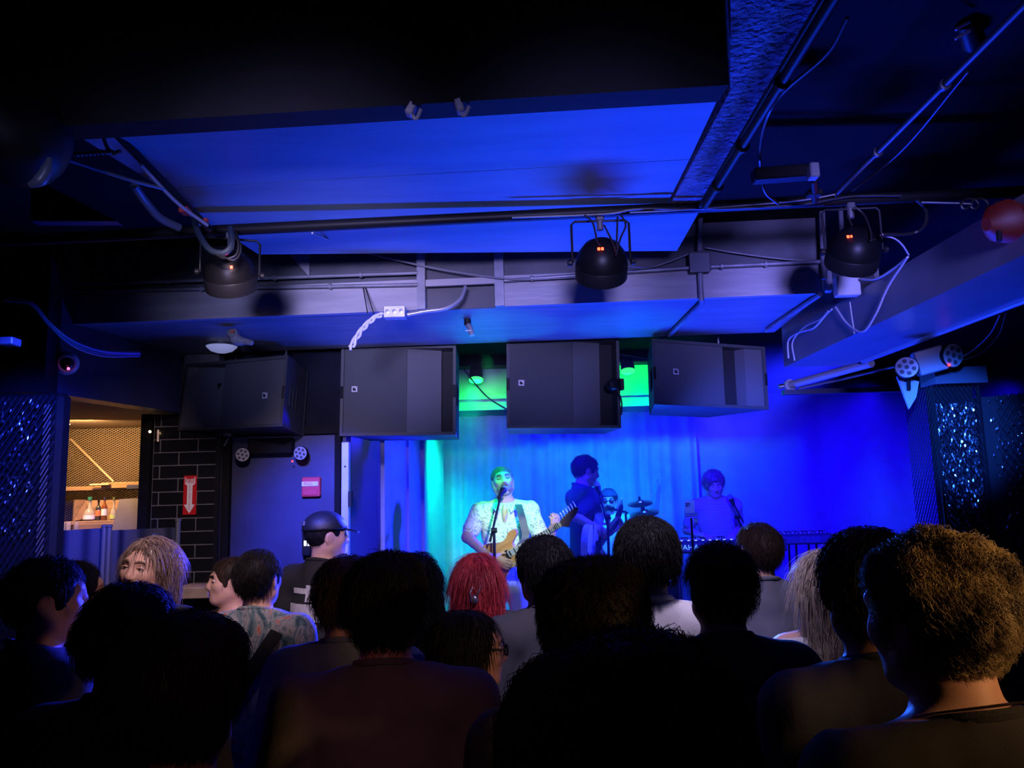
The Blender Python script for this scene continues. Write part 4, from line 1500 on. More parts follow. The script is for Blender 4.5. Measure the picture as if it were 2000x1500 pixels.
# spotlight with pink-lit clamp high on the right, black bar fixture, red-lit hood
pk = empty('ceiling_spotlight', P(1882, 62, 2.0), label='small ceiling spotlight with pink lit clamp high above the duct', cat='spotlight')
q = P(1895, 65, 2.0)
MB().lathe([(0.012, -0.05), (0.03, -0.045), (0.033, 0.03), (0.028, 0.045)], q, (0.5, 0.6, -0.3), 16).build('housing', M_BLKMET, pk, smooth=True)
for k in (0, 1):
    MB().box(P(1880, 50 + 18 * k, 1.93), (0.05, 0.008, 0.007), Matrix.Rotation(R(-28), 3, 'Y'), bevel=0.002).build('clamp_bar', mat('pink_lit_bar', (0.7, 0.5, 0.6), 0.4, metal=0.3), pk)  # pink light on the clamp bars is put into their colour
MB().tube([q, P(1895, 20, 2.0)], 0.008, 8).build('stem', M_BLKMET, pk)
bf = empty('bar_light', P(1535, 338, 2.35), label='black bar-shaped fixture on a stem above the lighting pipe', cat='light fixture')
MB().box(P(1530, 340, 2.4), (0.20, 0.05, 0.042), Matrix.Rotation(R(-3), 3, 'Y'), bevel=0.004).build('housing', M_BLKMET, bf)
MB().box(P(1588, 335, 2.36), (0.03, 0.04, 0.05), bevel=0.004).build('end_block', M_CONDUIT, bf)
MB().tube([P(1590, 352, 2.40), P(1592, 392, 2.56)], 0.012, 8).build('stem', M_BLKMET, bf)
MB().box(P(1590, 378, 2.5), (0.05, 0.04, 0.02), bevel=0.004).build('clamp', M_BLKMET, bf)
rl = empty('red_lit_hood', P(1955, 430, 2.3), label='dark lamp hood with painted red light by the right edge above the duct', cat='lamp')
q = P(1968, 432, 2.2)
MB().lathe([(0.02, -0.07), (0.055, -0.04), (0.065, 0.0), (0.05, 0.03), (0.02, 0.045)], q, (1, 0.1, 0.15), 20).build('shade', mat('hood_red_light', (0.03, 0.002, 0.001), 0.6, emit=(1.0, 0.04, 0.0), estr=0.02), rl, smooth=True)  # red light on the dark hood is put into its colour and glow
MB().tube([P(1948, 395, 2.2), P(1952, 470, 2.17)], 0.008, 8).build('bracket', M_BLKMET, rl)
cable('coiled black cable hanging at the right end of the lighting pipe', [P(1800, 395, 2.55) ] + [P(1880 + 12 * math.cos(a) + 3 * a, 398 + 10 * math.sin(a), 2.5) for a in np.linspace(0, 14, 30)], 0.004, smooth=3)
cable('black cable loop dropping behind the right stage light', [P(1790, 390, 2.6), P(1808, 410, 2.62), P(1806, 440, 2.65), P(1780, 456, 2.68), P(1725, 458, 2.6)], 0.006)

# left end: cable tray, thick cables, curved duct end
tr = empty('cable_tray', P(330, 350, 2.3), label='narrow black bar with cables leading to the left stage light', cat='cable tray')
MB().tube([P(228, 262, 2.1), P(410, 448, 2.55)], 0.012, 8).build('bar', M_BLKMET, tr)
MB().tube([P(275, 322, 2.2), P(345, 395, 2.36), P(405, 440, 2.5)], 0.006, 6, 6).build('cable', M_GREYCABLE, tr, smooth=True)
MB().box(P(362, 412, 2.42), (0.03, 0.04, 0.02), bevel=0.003).build('tape', mat('red_tape', (0.35, 0.03, 0.02), 0.5), tr)
MB().box(P(403, 430, 2.5), (0.014, 0.02, 0.012), bevel=0.003).build('tape', mat('red_tape', (0.35, 0.03, 0.02)), tr)
cable('blue-grey cable slung from the dark duct to the cable bar', [P(105, 303, 2.0), P(180, 328, 2.1), P(255, 352, 2.2), P(320, 369, 2.3)], 0.006, mat('bluegrey_cable', (0.07, 0.08, 0.11), 0.4))
cable('thick blue-grey cable drooping below the cable bar', [P(262, 362, 2.3), P(285, 395, 2.38), P(312, 425, 2.45), P(350, 445, 2.52)], 0.014, mat('bluegrey_cable', (0.07, 0.08, 0.11)), 8, seg=10)
cable('hooked grey cable at the near end of the cable bar', [P(200, 258, 2.1), P(208, 285, 2.08), P(220, 300, 2.06), P(235, 295, 2.05)], 0.006, mat('bluegrey_cable', (0.07, 0.08, 0.11)))
wr = empty('flexible_hose', P(180, 300, 2.0), label='ribbed grey hose lying beside the hooked cable', cat='hose')
for k in range(11):
    MB().lathe([(0.006, -0.003), (0.0085, 0), (0.006, 0.003)], P(136 + 8 * k, 302 - 0.6 * k, 2.05), (1, 0, 0), 10).build('rib', mat('bluegrey_cable', (0.07, 0.08, 0.11)), wr)
MB().tube([P(132, 302, 2.05), P(222, 296, 2.05)], 0.005, 8).build('tube', M_CABLE, wr)
dh = empty('duct_elbow', P(20, 300, 1.9), label='big dark round duct end at the upper left', cat='duct')
MB().tube([P(-90, 215, 1.8), P(-10, 240, 1.82), P(40, 290, 1.85), P(50, 350, 1.9)], [0.15, 0.15, 0.13, 0.06], 20, 6).build('elbow', M_BLKMET, dh, smooth=True)
MB().tube([P(98, 308, 1.8), P(92, 330, 1.8), P(78, 352, 1.8), P(58, 362, 1.8)], [0.006, 0.014, 0.016, 0.008], 10, 6).build('rim', mat('bluegrey_cable', (0.2, 0.2, 0.28)), dh, smooth=True)
for i, off in enumerate((0, 9, 5)):
    lab = ('thick bundle cable sagging from the left column to the bulkhead', 'middle cable sagging from the left column to the bulkhead', 'thin cable sagging lowest from the left column to the bulkhead')[i]
    cable(lab, [P(10, 585 + off * .2, 3.0), P(60, 592 + off * .3, 3.05), P(95, 630 + off * .5, 3.15), P(140, 665 + off, 3.3), P(200, 686 + off, 3.5), P(272, 690 + off * .6, 3.75)], (0.009, 0.006, 0.004)[i], mat('bluegrey_cable', (0.07, 0.08, 0.11)), 8)

# small things on the ceiling
sp = empty('sprinkler', P(918, 625, 4.0), label='small black sprinkler head under the beam between two loudspeakers', cat='sprinkler')
q = PZ(913, 624, 2.778)
MB().lathe([(0.018, 0), (0.018, -0.03)], q, (0, 0, 1), 12).build('base', M_BLKMET, sp, smooth=True)
MB().tube([q - Vector((0, 0, 0.025)), P(918, 640, q.y - 0.02), P(922, 655, q.y - 0.03)], 0.014, 10).build('head', M_CONDUIT, sp, smooth=True)
MB().box(P(915, 646, q.y - 0.04), (0.03, 0.012, 0.006)).build('lever', M_CONDUIT, sp)
dm = empty('dome_light', PZ(433, 676, 2.778), label='white glass ceiling dome light by the angled loudspeaker', cat='ceiling light')
q = PZ(433, 674, 2.778)
MB().lathe([(0.088, 0), (0.084, -0.012), (0.06, -0.034), (0.03, -0.044), (0.002, -0.047)], q, (0, 0, 1), 28).build('glass', mat('opal_glass', (0.75, 0.75, 0.75), 0.25, emit=(0.45, 0.5, 1.0), estr=0.35), dm, smooth=True)  # faint glow stands in for light falling on the dome glass
MB().lathe([(0.092, 0.004), (0.094, -0.006), (0.088, -0.008)], q, (0, 0, 1), 28).build('ring', M_METAL, dm, smooth=True)
rg_ = empty('cloth_wrap', PZ(468, 660, 2.75), label='grey taped bundle hanging beside the white dome light', cat='bundle')
q = PZ(455, 652, 2.74)
V, Q = sdf_mesh([Cap(tuple(q), tuple(P(463, 664, q.y)), 0.03, 0.026, k=0.02), Cap(tuple(P(463, 664, q.y)), tuple(P(490, 669, q.y)), 0.024, 0.014, k=0.02)], 0.006)
V = V + vnormals(V, Q) * (0.004 * fbm(V, 120, 2))[:, None]
mesh_np('wrap', V, Q, mat('grey_tape', (0.25, 0.25, 0.28), 0.6, noise=0.4, scale=60, bump=0.5), rg_, world=True)
MB().box(P(454, 648, q.y - 0.03), (0.02, 0.01, 0.012)).build('red_tag', mat('red_tag', (0.5, 0.08, 0.03), 0.5), rg_)
# dome camera on the bar bulkhead
q = PV(122, 711, b1, b2) + Vector((0.03, -0.02, 0))
dcm = empty('security_camera', q, label='silver dome security camera with pink glint on the bar bulkhead', cat='camera')
ax = Vector((0.6, -0.75, -0.25)).normalized()
MB().lathe([(0.055, -0.03), (0.058, 0.0), (0.052, 0.02), (0.04, 0.03)], q, ax, 24).build('housing', mat('camera_shell', (0.8, 0.78, 0.78), 0.35, metal=0.3), dcm, smooth=True)
MB().ball(q + ax * 0.012, 0.036, 18, 12).build('dome', mat('smoked_dome', (0.01, 0.01, 0.012), 0.08), dcm, smooth=True)
MB().ball(q + ax * 0.058 + Vector((0.003, 0, -0.02)), 0.007, 8, 6).build('indicator', mat('pink_glint', (1, 0.2, 0.4), 0.3, emit=(1, 0.12, 0.3), estr=3), dcm, smooth=True)  # pink glint on the dome, drawn as a small glowing ball
# wall bracket at far left
MB().box(P(18, 668, 2.9), (0.06, 0.06, 0.03), bevel=0.004).build('wall_bracket', mat('bluegrey_cable', (0.07, 0.08, 0.11)), label='small grey bracket on the black column at the left edge', cat='bracket')

# ------------------------------------------------------------------ emergency lights
M_LENS = mat('emergency_lens', (0.55, 0.56, 0.6), 0.15, metal=0.4)
M_LEDCELL = mat('emergency_cell', (0.08, 0.08, 0.09), 0.2)


def lamp_head(rt, c, ax, r, hm):
    ax = Vector(ax).normalized()
    hd = MB().lathe([(0.3 * r, -0.07), (0.75 * r, -0.05), (1.0 * r, -0.01), (1.04 * r, 0.0), (1.0 * r, 0.004)], c, ax, 24).build('lamp_head', hm, rt, smooth=True)
    MB().lathe([(0.95 * r, 0.003), (0.95 * r, 0.006), (0.002, 0.008)], c, ax, 24).build('lens', M_LENS, hd, smooth=True)
    u = ax.orthogonal().normalized()
    w = ax.cross(u)
    for k in range(7):
        rr, a = (0, 0) if k == 0 else (0.6 * r, k * math.pi / 3)
        MB().lathe([(0.2 * r, 0.0075), (0.2 * r, 0.0095), (0.1 * r, 0.0098)], Vector(c) + u * rr * math.cos(a) + w * rr * math.sin(a), ax, 10).build('led_cell', M_LEDCELL, hd, smooth=True)


el = empty('emergency_light', P(530, 880, DY - 0.06), label='black twin emergency light with round pale heads above the door', cat='emergency light')
MB().box(P(530, 872, DY - 0.06), (0.27, 0.07, 0.10), bevel=0.008).build('housing', M_BLACK, el)
lamp_head(el, P(474, 888, DY - 0.14), (0.12, -1, -0.1), 0.042, M_BLACK)
lamp_head(el, P(587, 885, DY - 0.14), (-0.1, -1, -0.1), 0.042, M_BLACK)
MB().ball(P(571, 901, DY - 0.12), 0.006, 8, 6).build('indicator', M_REDDOT, el)
EY = 3.55
el = empty('emergency_light', P(1810, 720, EY), label='twin emergency light tilted on top of the glittering mesh column', cat='emergency light')
er = Matrix.Rotation(R(-14), 3, 'Y') @ Matrix.Rotation(R(-18), 3, 'Z')
M_EBOX = mat('emergency_box', (0.16, 0.16, 0.19), 0.4)
MB().box(P(1815, 705, EY), (0.125, 0.09, 0.115), er, bevel=0.006).build('housing', M_EBOX, el)
lamp_head(el, P(1771, 718, EY - 0.05), (-0.35, -0.8, 0.1), 0.05, M_BLKMET)
lamp_head(el, P(1860, 694, EY - 0.06), (0.25, -1, -0.15), 0.056, M_BLKMET)
MB().ball(P(1854, 713, EY - 0.07), 0.006, 8, 6).build('indicator', M_REDDOT, el)
MB().prism([P(1752, 735, EY + 0.05), P(1795, 745, EY + 0.05), P(1790, 775, EY + 0.05), P(1776, 799, EY + 0.05)], (0, 0.012, 0)).build('back_plate', mat('back_plate', (0.30, 0.31, 0.38), 0.45), el)
MB().tube([P(1775, 760, EY + 0.02), P(1775, 742, EY - 0.0), P(1780, 728, EY - 0.02)], 0.009, 8, 4).build('swivel', M_BLKMET, el, smooth=True)
cable('thin pale wire looping from the emergency light up to the duct', [P(1880, 697, EY - 0.05), P(1905, 680, EY - 0.1), P(1935, 650, EY - 0.2), P(1953, 615, EY - 0.3)], 0.003, M_GREYCABLE)
cable('second thin wire looping behind the emergency light', [P(1870, 706, EY - 0.03), P(1915, 690, EY - 0.1), P(1950, 655, EY - 0.2), P(1965, 610, EY - 0.3)], 0.0025, M_CABLE)

# ------------------------------------------------------------------ signs on the walls
sg = P(371, 967, TY - 0.012)
w_, h_ = P(384, 967, TY).x - P(358.5, 967, TY).x, P(371, 929, TY).z - P(371, 1005, TY).z
fs = empty('fire_sign', sg, label='red sign with white arrow reading FIRE EXTINGUISHER on black tiles', cat='sign')
MB().box(sg, (w_, 0.004, h_)).build('plate', M_SIGNRED, fs)
y_ = sg.y - 0.0035


def sp_(u, v):
    return (sg.x + u * w_, y_, sg.z + v * h_)


MB().prism([sp_(-0.40, 0.47), sp_(-0.25, 0.42), sp_(0.25, 0.42), sp_(0.40, 0.47), sp_(0.40, 0.29), sp_(0.20, 0.245), sp_(0.20, -0.24), sp_(0.42, -0.24),
            sp_(0.0, -0.47), sp_(-0.42, -0.24), sp_(-0.20, -0.24), sp_(-0.20, 0.245), sp_(-0.40, 0.29)], (0, -0.0015, 0)).build('arrow', M_SIGNWHITE, fs)
Msg = frame((sg.x, y_ - 0.002, sg.z + 0.355 * h_), (1, 0, 0), (0, 0, 1))
text('lettering', 'FIRE', 0.040, M_SIGNRED, Msg, fs, sx=0.82)
for i, ch in enumerate('EXTINGUISHER'):
    text('lettering', ch, 0.0145, M_SIGNRED, frame((sg.x, y_ - 0.002, sg.z + (0.225 - 0.052 * i) * h_), (1, 0, 0), (0, 0, 1)), fs)
fp = P(609, 951, DY - 0.03)
fa = empty('fire_alarm', fp, label='square red fire alarm pull station on the black door wall', cat='fire alarm')
w2, h2_ = 0.112, 0.118
MB().box(fp, (w2, 0.05, h2_), bevel=0.005).build('housing', mat('alarm_red', (0.62, 0.05, 0.07), 0.4), fa)
MB().box(fp + Vector((-0.004, -0.028, 0.018)), (w2 * 0.9, 0.008, 0.028), bevel=0.002).build('pull_bar', mat('alarm_white', (0.75, 0.75, 0.8), 0.4), fa)
text('lettering', 'PULL', 0.026, mat('alarm_red', (0.6, 0, 0)), frame(fp + Vector((-0.012, -0.033, 0.018)), (1, 0, 0), (0, 0, 1)), fa)
MB().prism([fp + Vector((0.032, -0.033, 0.030)), fp + Vector((0.032, -0.033, 0.006)), fp + Vector((0.047, -0.033, 0.018))], (0, -0.002, 0)).build('arrow', mat('alarm_white', (0.75, 0.75, 0.8)), fa)
MB().box(fp + Vector((-0.003, -0.027, -0.03)), (w2 * 0.8, 0.006, 0.04), bevel=0.003).build('lower_plate', mat('alarm_red', (0.6, 0, 0)), fa)

# ------------------------------------------------------------------ bar
MY = 5.40
mL, mR = P(60, 960, MY), P(298, 960, MY)
ms = empty('mesh_screen', (mL.x, MY, 0), label='warm lit expanded metal screen at the back of the bar', cat='mesh screen')
lattice((mL.x, MY, 0), (mR.x, MY, 0), 1.55, SZB, 0.0305, 0.0165, 0.0022, 0.002, 'expanded_metal', mat('brass_mesh', (0.62, 0.5, 0.36), 0.35, metal=0.3), ms)
MB().box(((mL.x + mR.x) / 2, MY + 0.012, SZB - 0.015), (mR.x - mL.x, 0.02, 0.03)).build('top_rail', M_BLKMET, ms)
MB().tube([P(138, 858, MY - 0.02), P(222, 941, MY - 0.02)], 0.008, 8).build('brace', mat('brass_mesh', (0.6, 0.5, 0.36)), ms)
a, b = P(98, 956, 5.25), P(290, 946, 5.25)
sh_ = empty('bar_shelf', a, label='wooden bar shelf against the metal screen', cat='shelf')
MB().box(((a.x + b.x) / 2, 5.27, (a.z + b.z) / 2 - 0.01), (b.x - a.x + 0.1, 0.22, 0.028), bevel=0.003).build('board', M_WOOD, sh_)
MB().box(((a.x + b.x) / 2 + 0.2, 5.15, (a.z + b.z) / 2 + 0.006), (0.26, 0.02, 0.04), bevel=0.003).build('front_rail', M_WOOD, sh_)
shelf_top = (a.z + b.z) / 2 + 0.004
MB().box(P(265, 951, 5.16), (0.10, 0.05, 0.03), bevel=0.004).build('serving_tray', M_NAVYWALL, label='dark tray on the end of the bar shelf', cat='tray')
bw = P(195, 953, 5.12)
MB().box(bw + Vector((0, 0, 0.022)), (0.13, 0.03, 0.012), bevel=0.003).build('price_strip', mat('pale_strip', (0.55, 0.42, 0.28), 0.6), label='pale wooden strip on the front of the bar shelf', cat='strip')


def bottle(label, base, hgt, r, glass, liquid, capm, labelm=None, squat=False, group=None):
    rt = empty('bottle', base, label=label, cat='bottle', group=group)
    if squat:
        prof = [(0.6 * r, 0), (r, 0.05 * hgt), (r * 1.02, 0.2 * hgt), (0.75 * r, 0.42 * hgt), (0.3 * r, 0.55 * hgt), (0.27 * r, 0.85 * hgt), (0.3 * r, 0.86 * hgt)]
    else:
        prof = [(0.9 * r, 0), (r, 0.02 * hgt), (r, 0.58 * hgt), (0.75 * r, 0.66 * hgt), (0.36 * r, 0.74 * hgt), (0.32 * r, 0.9 * hgt), (0.36 * r, 0.91 * hgt)]
    MB().lathe(prof, base, (0, 0, 1), 18).build('glass', glass, rt, smooth=True)
    MB().lathe([(0.36 * r, 0.86 * hgt), (0.4 * r, 0.88 * hgt), (0.38 * r, hgt)], base, (0, 0, 1), 14).build('cap', capm, rt, smooth=True)
    if labelm:
        z0, z1 = (0.22, 0.5) if not squat else (0.08, 0.24)
        MB().lathe([(r * 1.03, z0 * hgt), (r * 1.03, z1 * hgt)], base, (0, 0, 1), 18).build('paper_label', labelm, rt, smooth=True)
    return rt


G_CLEAR = mat('glass_clear', (0.7, 0.68, 0.55), 0.06, spec=0.8, trans=0.6)
G_AMBER = mat('glass_amber', (0.16, 0.05, 0.015), 0.08, spec=0.8)
G_DARK = mat('glass_dark', (0.03, 0.03, 0.025), 0.08, spec=0.8)
PAPER = mat('paper_label_mat', (0.7, 0.66, 0.58), 0.7)
bb = P(112, 948, 5.22)
bottle('tall red-brown bottle with pale label on the bar shelf', (bb.x, 5.22, shelf_top), 0.33, 0.038, mat('glass_red', (0.13, 0.02, 0.015), 0.08, spec=0.8), None, mat('gold_cap', (0.6, 0.4, 0.12), 0.35, metal=0.6), PAPER)
# wooden speed rack with bottles
ra, rb_ = P(143, 1018, 5.0), P(228, 1012, 5.0)
rk = empty('bottle_rack', (ra.x, 5.0, ra.z - 0.2), label='open wooden rack holding bottles behind the bar', cat='rack')
rw = rb_.x - ra.x
MB().box(((ra.x + rb_.x) / 2, 5.06, ra.z - 0.012), (rw + 0.10, 0.16, 0.02), bevel=0.002).build('shelf', M_WOOD, rk)
MB().box(((ra.x + rb_.x) / 2 + 0.02, 4.985, ra.z - 0.09), (rw + 0.02, 0.014, 0.14), bevel=0.002).build('front_panel', mat('bar_ply', (0.22, 0.14, 0.08), 0.6, noise=0.3, scale=8), rk)
MB().prism([P(146, 976, 5.0), P(168, 976, 5.1), P(170, 1012, 5.1), P(143, 1018, 5.0)], (-0.012, 0.01, 0)).build('side_panel', M_WOOD, rk)
MB().box(((ra.x + rb_.x) / 2, 5.14, ra.z + 0.06), (rw, 0.012, 0.14)).build('back_panel', M_WOOD, rk)
MB().prism([P(233, 975, 4.95), P(282, 972, 4.95), P(268, 1048, 4.9), P(215, 1048, 4.9)], (0, 0.02, 0)).build('grey_side_panel', mat('grey_panel', (0.13, 0.12, 0.13), 0.6, noise=0.2, scale=10), rk)
for i, (x, hh, r_, g, cp, lb, sq, lab) in enumerate((
        (174, 0.155, 0.036, G_CLEAR, mat('cap_green', (0.03, 0.2, 0.08), 0.4), PAPER, True, 'squat clear bottle with green neck in the wooden rack'),
        (188, 0.135, 0.018, G_DARK, M_BLKMET, mat('label_orange', (0.5, 0.16, 0.04), 0.6), False, 'dark bottle with orange label in the wooden rack'),
        (203, 0.15, 0.018, G_AMBER, mat('cap_navy', (0.03, 0.03, 0.06), 0.4), PAPER, False, 'amber bottle with dark cap in the wooden rack'),
        (218, 0.15, 0.022, G_CLEAR, mat('cap_olive', (0.12, 0.14, 0.04), 0.4), mat('label_green', (0.35, 0.5, 0.1), 0.6), True, 'squat bottle with yellow-green label in the wooden rack'))):
    q = P(x, 1014, 5.05)
    bottle(lab, (q.x, 5.05 + 0.02 * (i % 2), ra.z - 0.002), hh, r_, g, None, cp, lb, sq, 'bottles in the wooden rack')
bcx = (ra.x + rb_.x) / 2
MB().box((bcx - 0.05, 5.08, (ra.z - 0.16) / 2), (0.75, 0.36, ra.z - 0.16), bevel=0.005).build('bar_cabinet', M_WOOD, label='low wooden back bar cabinet under the bottle rack', cat='cabinet')
# glasses
gp = P(128, 1050, 4.95)
MB().box((gp.x + 0.02, 5.0, gp.z - 0.012), (0.3, 0.2, 0.02)).build('glass_shelf', M_WOOD, label='low wooden shelf with drinking glasses behind the bar', cat='shelf')
for i, x in enumerate((110, 121, 132, 143)):
    q = P(x, 1050, 4.95)
    h_g = 0.10
    MB().lathe([(0.013, 0), (0.014, 0.004), (0.018, h_g), (0.0165, h_g), (0.012, 0.006)], (q.x, 4.95 + 0.03 * (i % 2), gp.z - 0.002), (0, 0, 1), 16).build(
        'drinking_glass', mat('glass_thin', (0.85, 0.8, 0.7), 0.05, trans=0.7, spec=0.9), smooth=True,
        label=('leftmost empty drinking glass on the low bar shelf', 'second empty drinking glass from the mesh column', 'third empty drinking glass from the mesh column', 'empty drinking glass nearest the wooden rack')[i],
        cat='glass', group='glasses on the bar shelf')
# downlight
q = PZ(123, 826, SZB)
dl = empty('downlight', q, label='small round warm downlight in the tan bar soffit', cat='downlight')
MB().lathe([(0.055, 0.004), (0.058, -0.004), (0.045, -0.008)], q, (0, 0, 1), 20).build('ring', M_METAL, dl, smooth=True)
MB().lathe([(0.042, -0.004), (0.042, -0.009), (0.002, -0.010)], q, (0, 0, 1), 20).build('lens', mat('warm_lens', (1, 0.8, 0.5), 0.4, emit=(1.0, 0.62, 0.28), estr=12), dl, smooth=True)
# small counter ledge
MB().box(P(390, 1153, 4.45), (0.20, 0.25, 0.06), bevel=0.004).build('counter_ledge', mat('counter_pale', (0.42, 0.32, 0.24), 0.5, noise=0.3, scale=12), label='pale wooden counter ledge below the black tiles', cat='ledge')
# glass candle on wall above the tiles
cn = P(309, 846, TY - 0.06)
wl = empty('wall_lamp', cn, label='little brass lamp fitting at the corner of the tiled wall', cat='wall lamp')
MB().tube([cn + Vector((0, 0, 0.02)), cn + Vector((0, 0, -0.05))], 0.007, 8).build('tube', mat('brass_mesh', (0.6, 0.5, 0.36)), wl)
MB().ball(cn + Vector((-0.05, 0, 0.01)), 0.008, 8, 6).build('bulb', mat('warm_lens', (1, 0.8, 0.5)), wl)

# ------------------------------------------------------------------ privacy screens in front of the bar
SY = 3.62
M_DRAPE = mat('screen_cloth', (0.012, 0.016, 0.05), 0.75, bump=0.2, bscale=90)
M_POST = mat('screen_post', (0.10, 0.11, 0.15), 0.35, metal=0.4)
for (xa, ya, xb, yb, lab) in ((-30, 1046, 203, 1031, 'black cloth privacy screen in front of the glittering left column'), (217, 1036, 343, 1030, 'navy cloth privacy screen between two posts below the fire sign')):
    a, b = P(xa, ya, SY), P(xb, yb, SY)
    ps = empty('privacy_screen', (a.x, SY, 0), label=lab, cat='screen', group='privacy screens by the bar')
    n = 60
    V, F = [], []
    for k in range(n + 1):
        t = k / n
        x = a.x + (b.x - a.x) * t
        d = 0.012 * math.sin(t * (b.x - a.x) * 60) + 0.006 * math.sin(t * 23)
        for z in (0.05, a.z + (b.z - a.z) * t):
            V += [(x, SY + d, z), (x, SY + d + 0.012, z)]
    for k in range(n):
        o = 4 * k
        F += [(o, o + 4, o + 6, o + 2), (o + 1, o + 3, o + 7, o + 5), (o + 2, o + 6, o + 7, o + 3), (o, o + 1, o + 5, o + 4)]
    mb = MB()
    mb.add(V, F)
    mb.build('cloth', M_DRAPE, ps, smooth=True)
    posts = ((211, 1024),) if xa > 0 else ((204, 1026),)
    if xa > 0:
        posts = ((214, 1026), (348, 1014))
    for (xx, yy) in posts:
        q = P(xx, yy, SY - 0.02)
        MB().lathe([(0.011, 0.02), (0.011, q.z - 0.01), (0.014, q.z - 0.008), (0.014, q.z), (0.006, q.z + 0.004)], (q.x, q.y, 0), (0, 0, 1), 12).build('post', M_POST, ps, smooth=True)
        MB().lathe([(0.10, 0), (0.10, 0.012), (0.03, 0.02)], (q.x, q.y, 0), (0, 0, 1), 20).build('foot', M_BLKMET, ps, smooth=True)

# ------------------------------------------------------------------ glitter columns in mesh
M_SEQ = mat('glitter_foil', (0.85, 0.88, 0.95), 0.28, metal=1.0)
M_MESHBLK = mat('black_mesh', (0.012, 0.012, 0.02), 0.5)


def glitter(A, B, z0, z1, n, size, seed, parent, name='glitter_flakes'):
    rg = np.random.default_rng(seed)
    A, B = np.array(A, float), np.array(B, float)
    u = (B - A)
    L = np.linalg.norm(u)
    u /= L
    nn = np.array((u[1], -u[0], 0))
    t = rg.uniform(0, L, n)
    z = rg.uniform(z0, z1, n)
    C = A[None] + u[None] * t[:, None]
    C[:, 2] = z
    C += nn[None] * rg.uniform(0.0, 0.012, n)[:, None]
    d = nn[None] + rg.normal(0, 0.38, (n, 3))
    d /= np.linalg.norm(d, axis=1)[:, None]
    e1 = np.cross(d, np.array((0.2, 0.1, 1.0)))
    e1 /= np.linalg.norm(e1, axis=1)[:, None]
    e2 = np.cross(d, e1)
    s1, s2 = size * 0.5 * rg.uniform(.6, 1.2, n)[:, None], size * rg.uniform(.7, 1.5, n)[:, None]
    V = np.stack([C - e2 * s2, C + e1 * s1, C + e2 * s2, C - e1 * s1], 1).reshape(-1, 3)
    F = np.arange(4 * n).reshape(n, 4)
    return tag(mesh_np(name, V, F, M_SEQ, parent, world=True, smooth=False), kind='stuff')


CY = 3.72
# right column: mesh box around glitter strip; leaning sides follow the photo's upright edges
gc = empty('mesh_column', P(1860, 960, CY), label='mesh column filled with sparkling blue-silver foil beside the stage', cat='column')
xa, xb = P(1836, 900, CY).x, P(1926, 900, CY).x
zt_ = P(1850, 748, CY).z
MB().box(((xa + xb) / 2 + 0.005, CY + 0.065, zt_ / 2), (xb - xa - 0.01, 0.04, zt_)).build('core', M_BLACK, gc)
lattice((xa, CY, 0), (xb, CY, 0), 0.9, zt_, 0.021, 0.040, 0.0016, 0.0016, 'front_mesh', M_MESHBLK, gc)
lattice((xa - 0.02, CY + 0.24, 0), (xa, CY, 0), 0.9, zt_, 0.021, 0.040, 0.0016, 0.0016, 'side_mesh', M_MESHBLK, gc)
glitter((xa + 0.008, CY + 0.03, 0), (xb - 0.012, CY + 0.03, 0), 1.2, zt_ - 0.10, 2400, 0.0085, 5, gc)
for x in (xa, xb):
    MB().box((x, CY + 0.005, zt_ / 2), (0.012, 0.012, zt_)).build('edge_post', M_BLKMET, gc)
MB().box(((xa + xb) / 2, CY + 0.01, zt_ + 0.03), (xb - xa + 0.03, 0.14, 0.08)).build('top_cap', mat('cap_grey', (0.07, 0.07, 0.09), 0.5), gc)
# dark side wall of mesh with sparse glitter, far right
gw = empty('mesh_screen', P(1960, 960, 3.3), label='dark mesh panel with sparse foil glints at the right edge', cat='mesh panel')
ra_, rb2 = P(1962, 960, 3.6), P(2100, 960, 3.45)
zt2 = P(1950, 758, 3.35).z
MB().prism([(ra_.x, ra_.y + 0.1, 0), (rb2.x, rb2.y + 0.1, 0), (rb2.x, rb2.y + 0.1, zt2), (ra_.x, ra_.y + 0.1, zt2)], (0, 0.06, 0)).build('backing', M_BLACK, gw)
lattice((ra_.x, ra_.y, 0), (rb2.x, rb2.y, 0), 1.2, zt2, 0.03, 0.05, 0.003, 0.002, 'front_mesh', M_MESHBLK, gw)
glitter((ra_.x, ra_.y + 0.05, 0), (rb2.x, rb2.y + 0.05, 0), 1.2, zt2, 380, 0.006, 8, gw)
# left column
gl = empty('mesh_column', P(40, 960, 3.4), label='mesh column with scattered blue foil glitter in front of the bar', cat='column')
xa, xb = P(-90, 960, 3.4).x, P(104, 960, 3.4).x
MB().box(((xa + xb) / 2, 3.47, 1.2), (xb - xa, 0.09, 2.40), bevel=0.02).build('core', M_BLACK, gl)
glitter((xa, 3.405, 0), (xb - 0.09, 3.405, 0), 1.75, 2.36, 750, 0.0085, 12, gl)
lattice((xa, 3.385, 0), (xb, 3.385, 0), 1.2, 2.38, 0.028, 0.045, 0.0028, 0.002, 'front_mesh', M_MESHBLK, gl)
lattice((xb - 0.05, 3.38, 0), (xb - 0.017, 3.38, 0), 1.2, 2.34, 0.0165, 0.03, 0.0026, 0.002, 'bright_mesh_strip', mat('bronze_mesh', (0.5, 0.42, 0.34), 0.35, metal=0.7), gl)

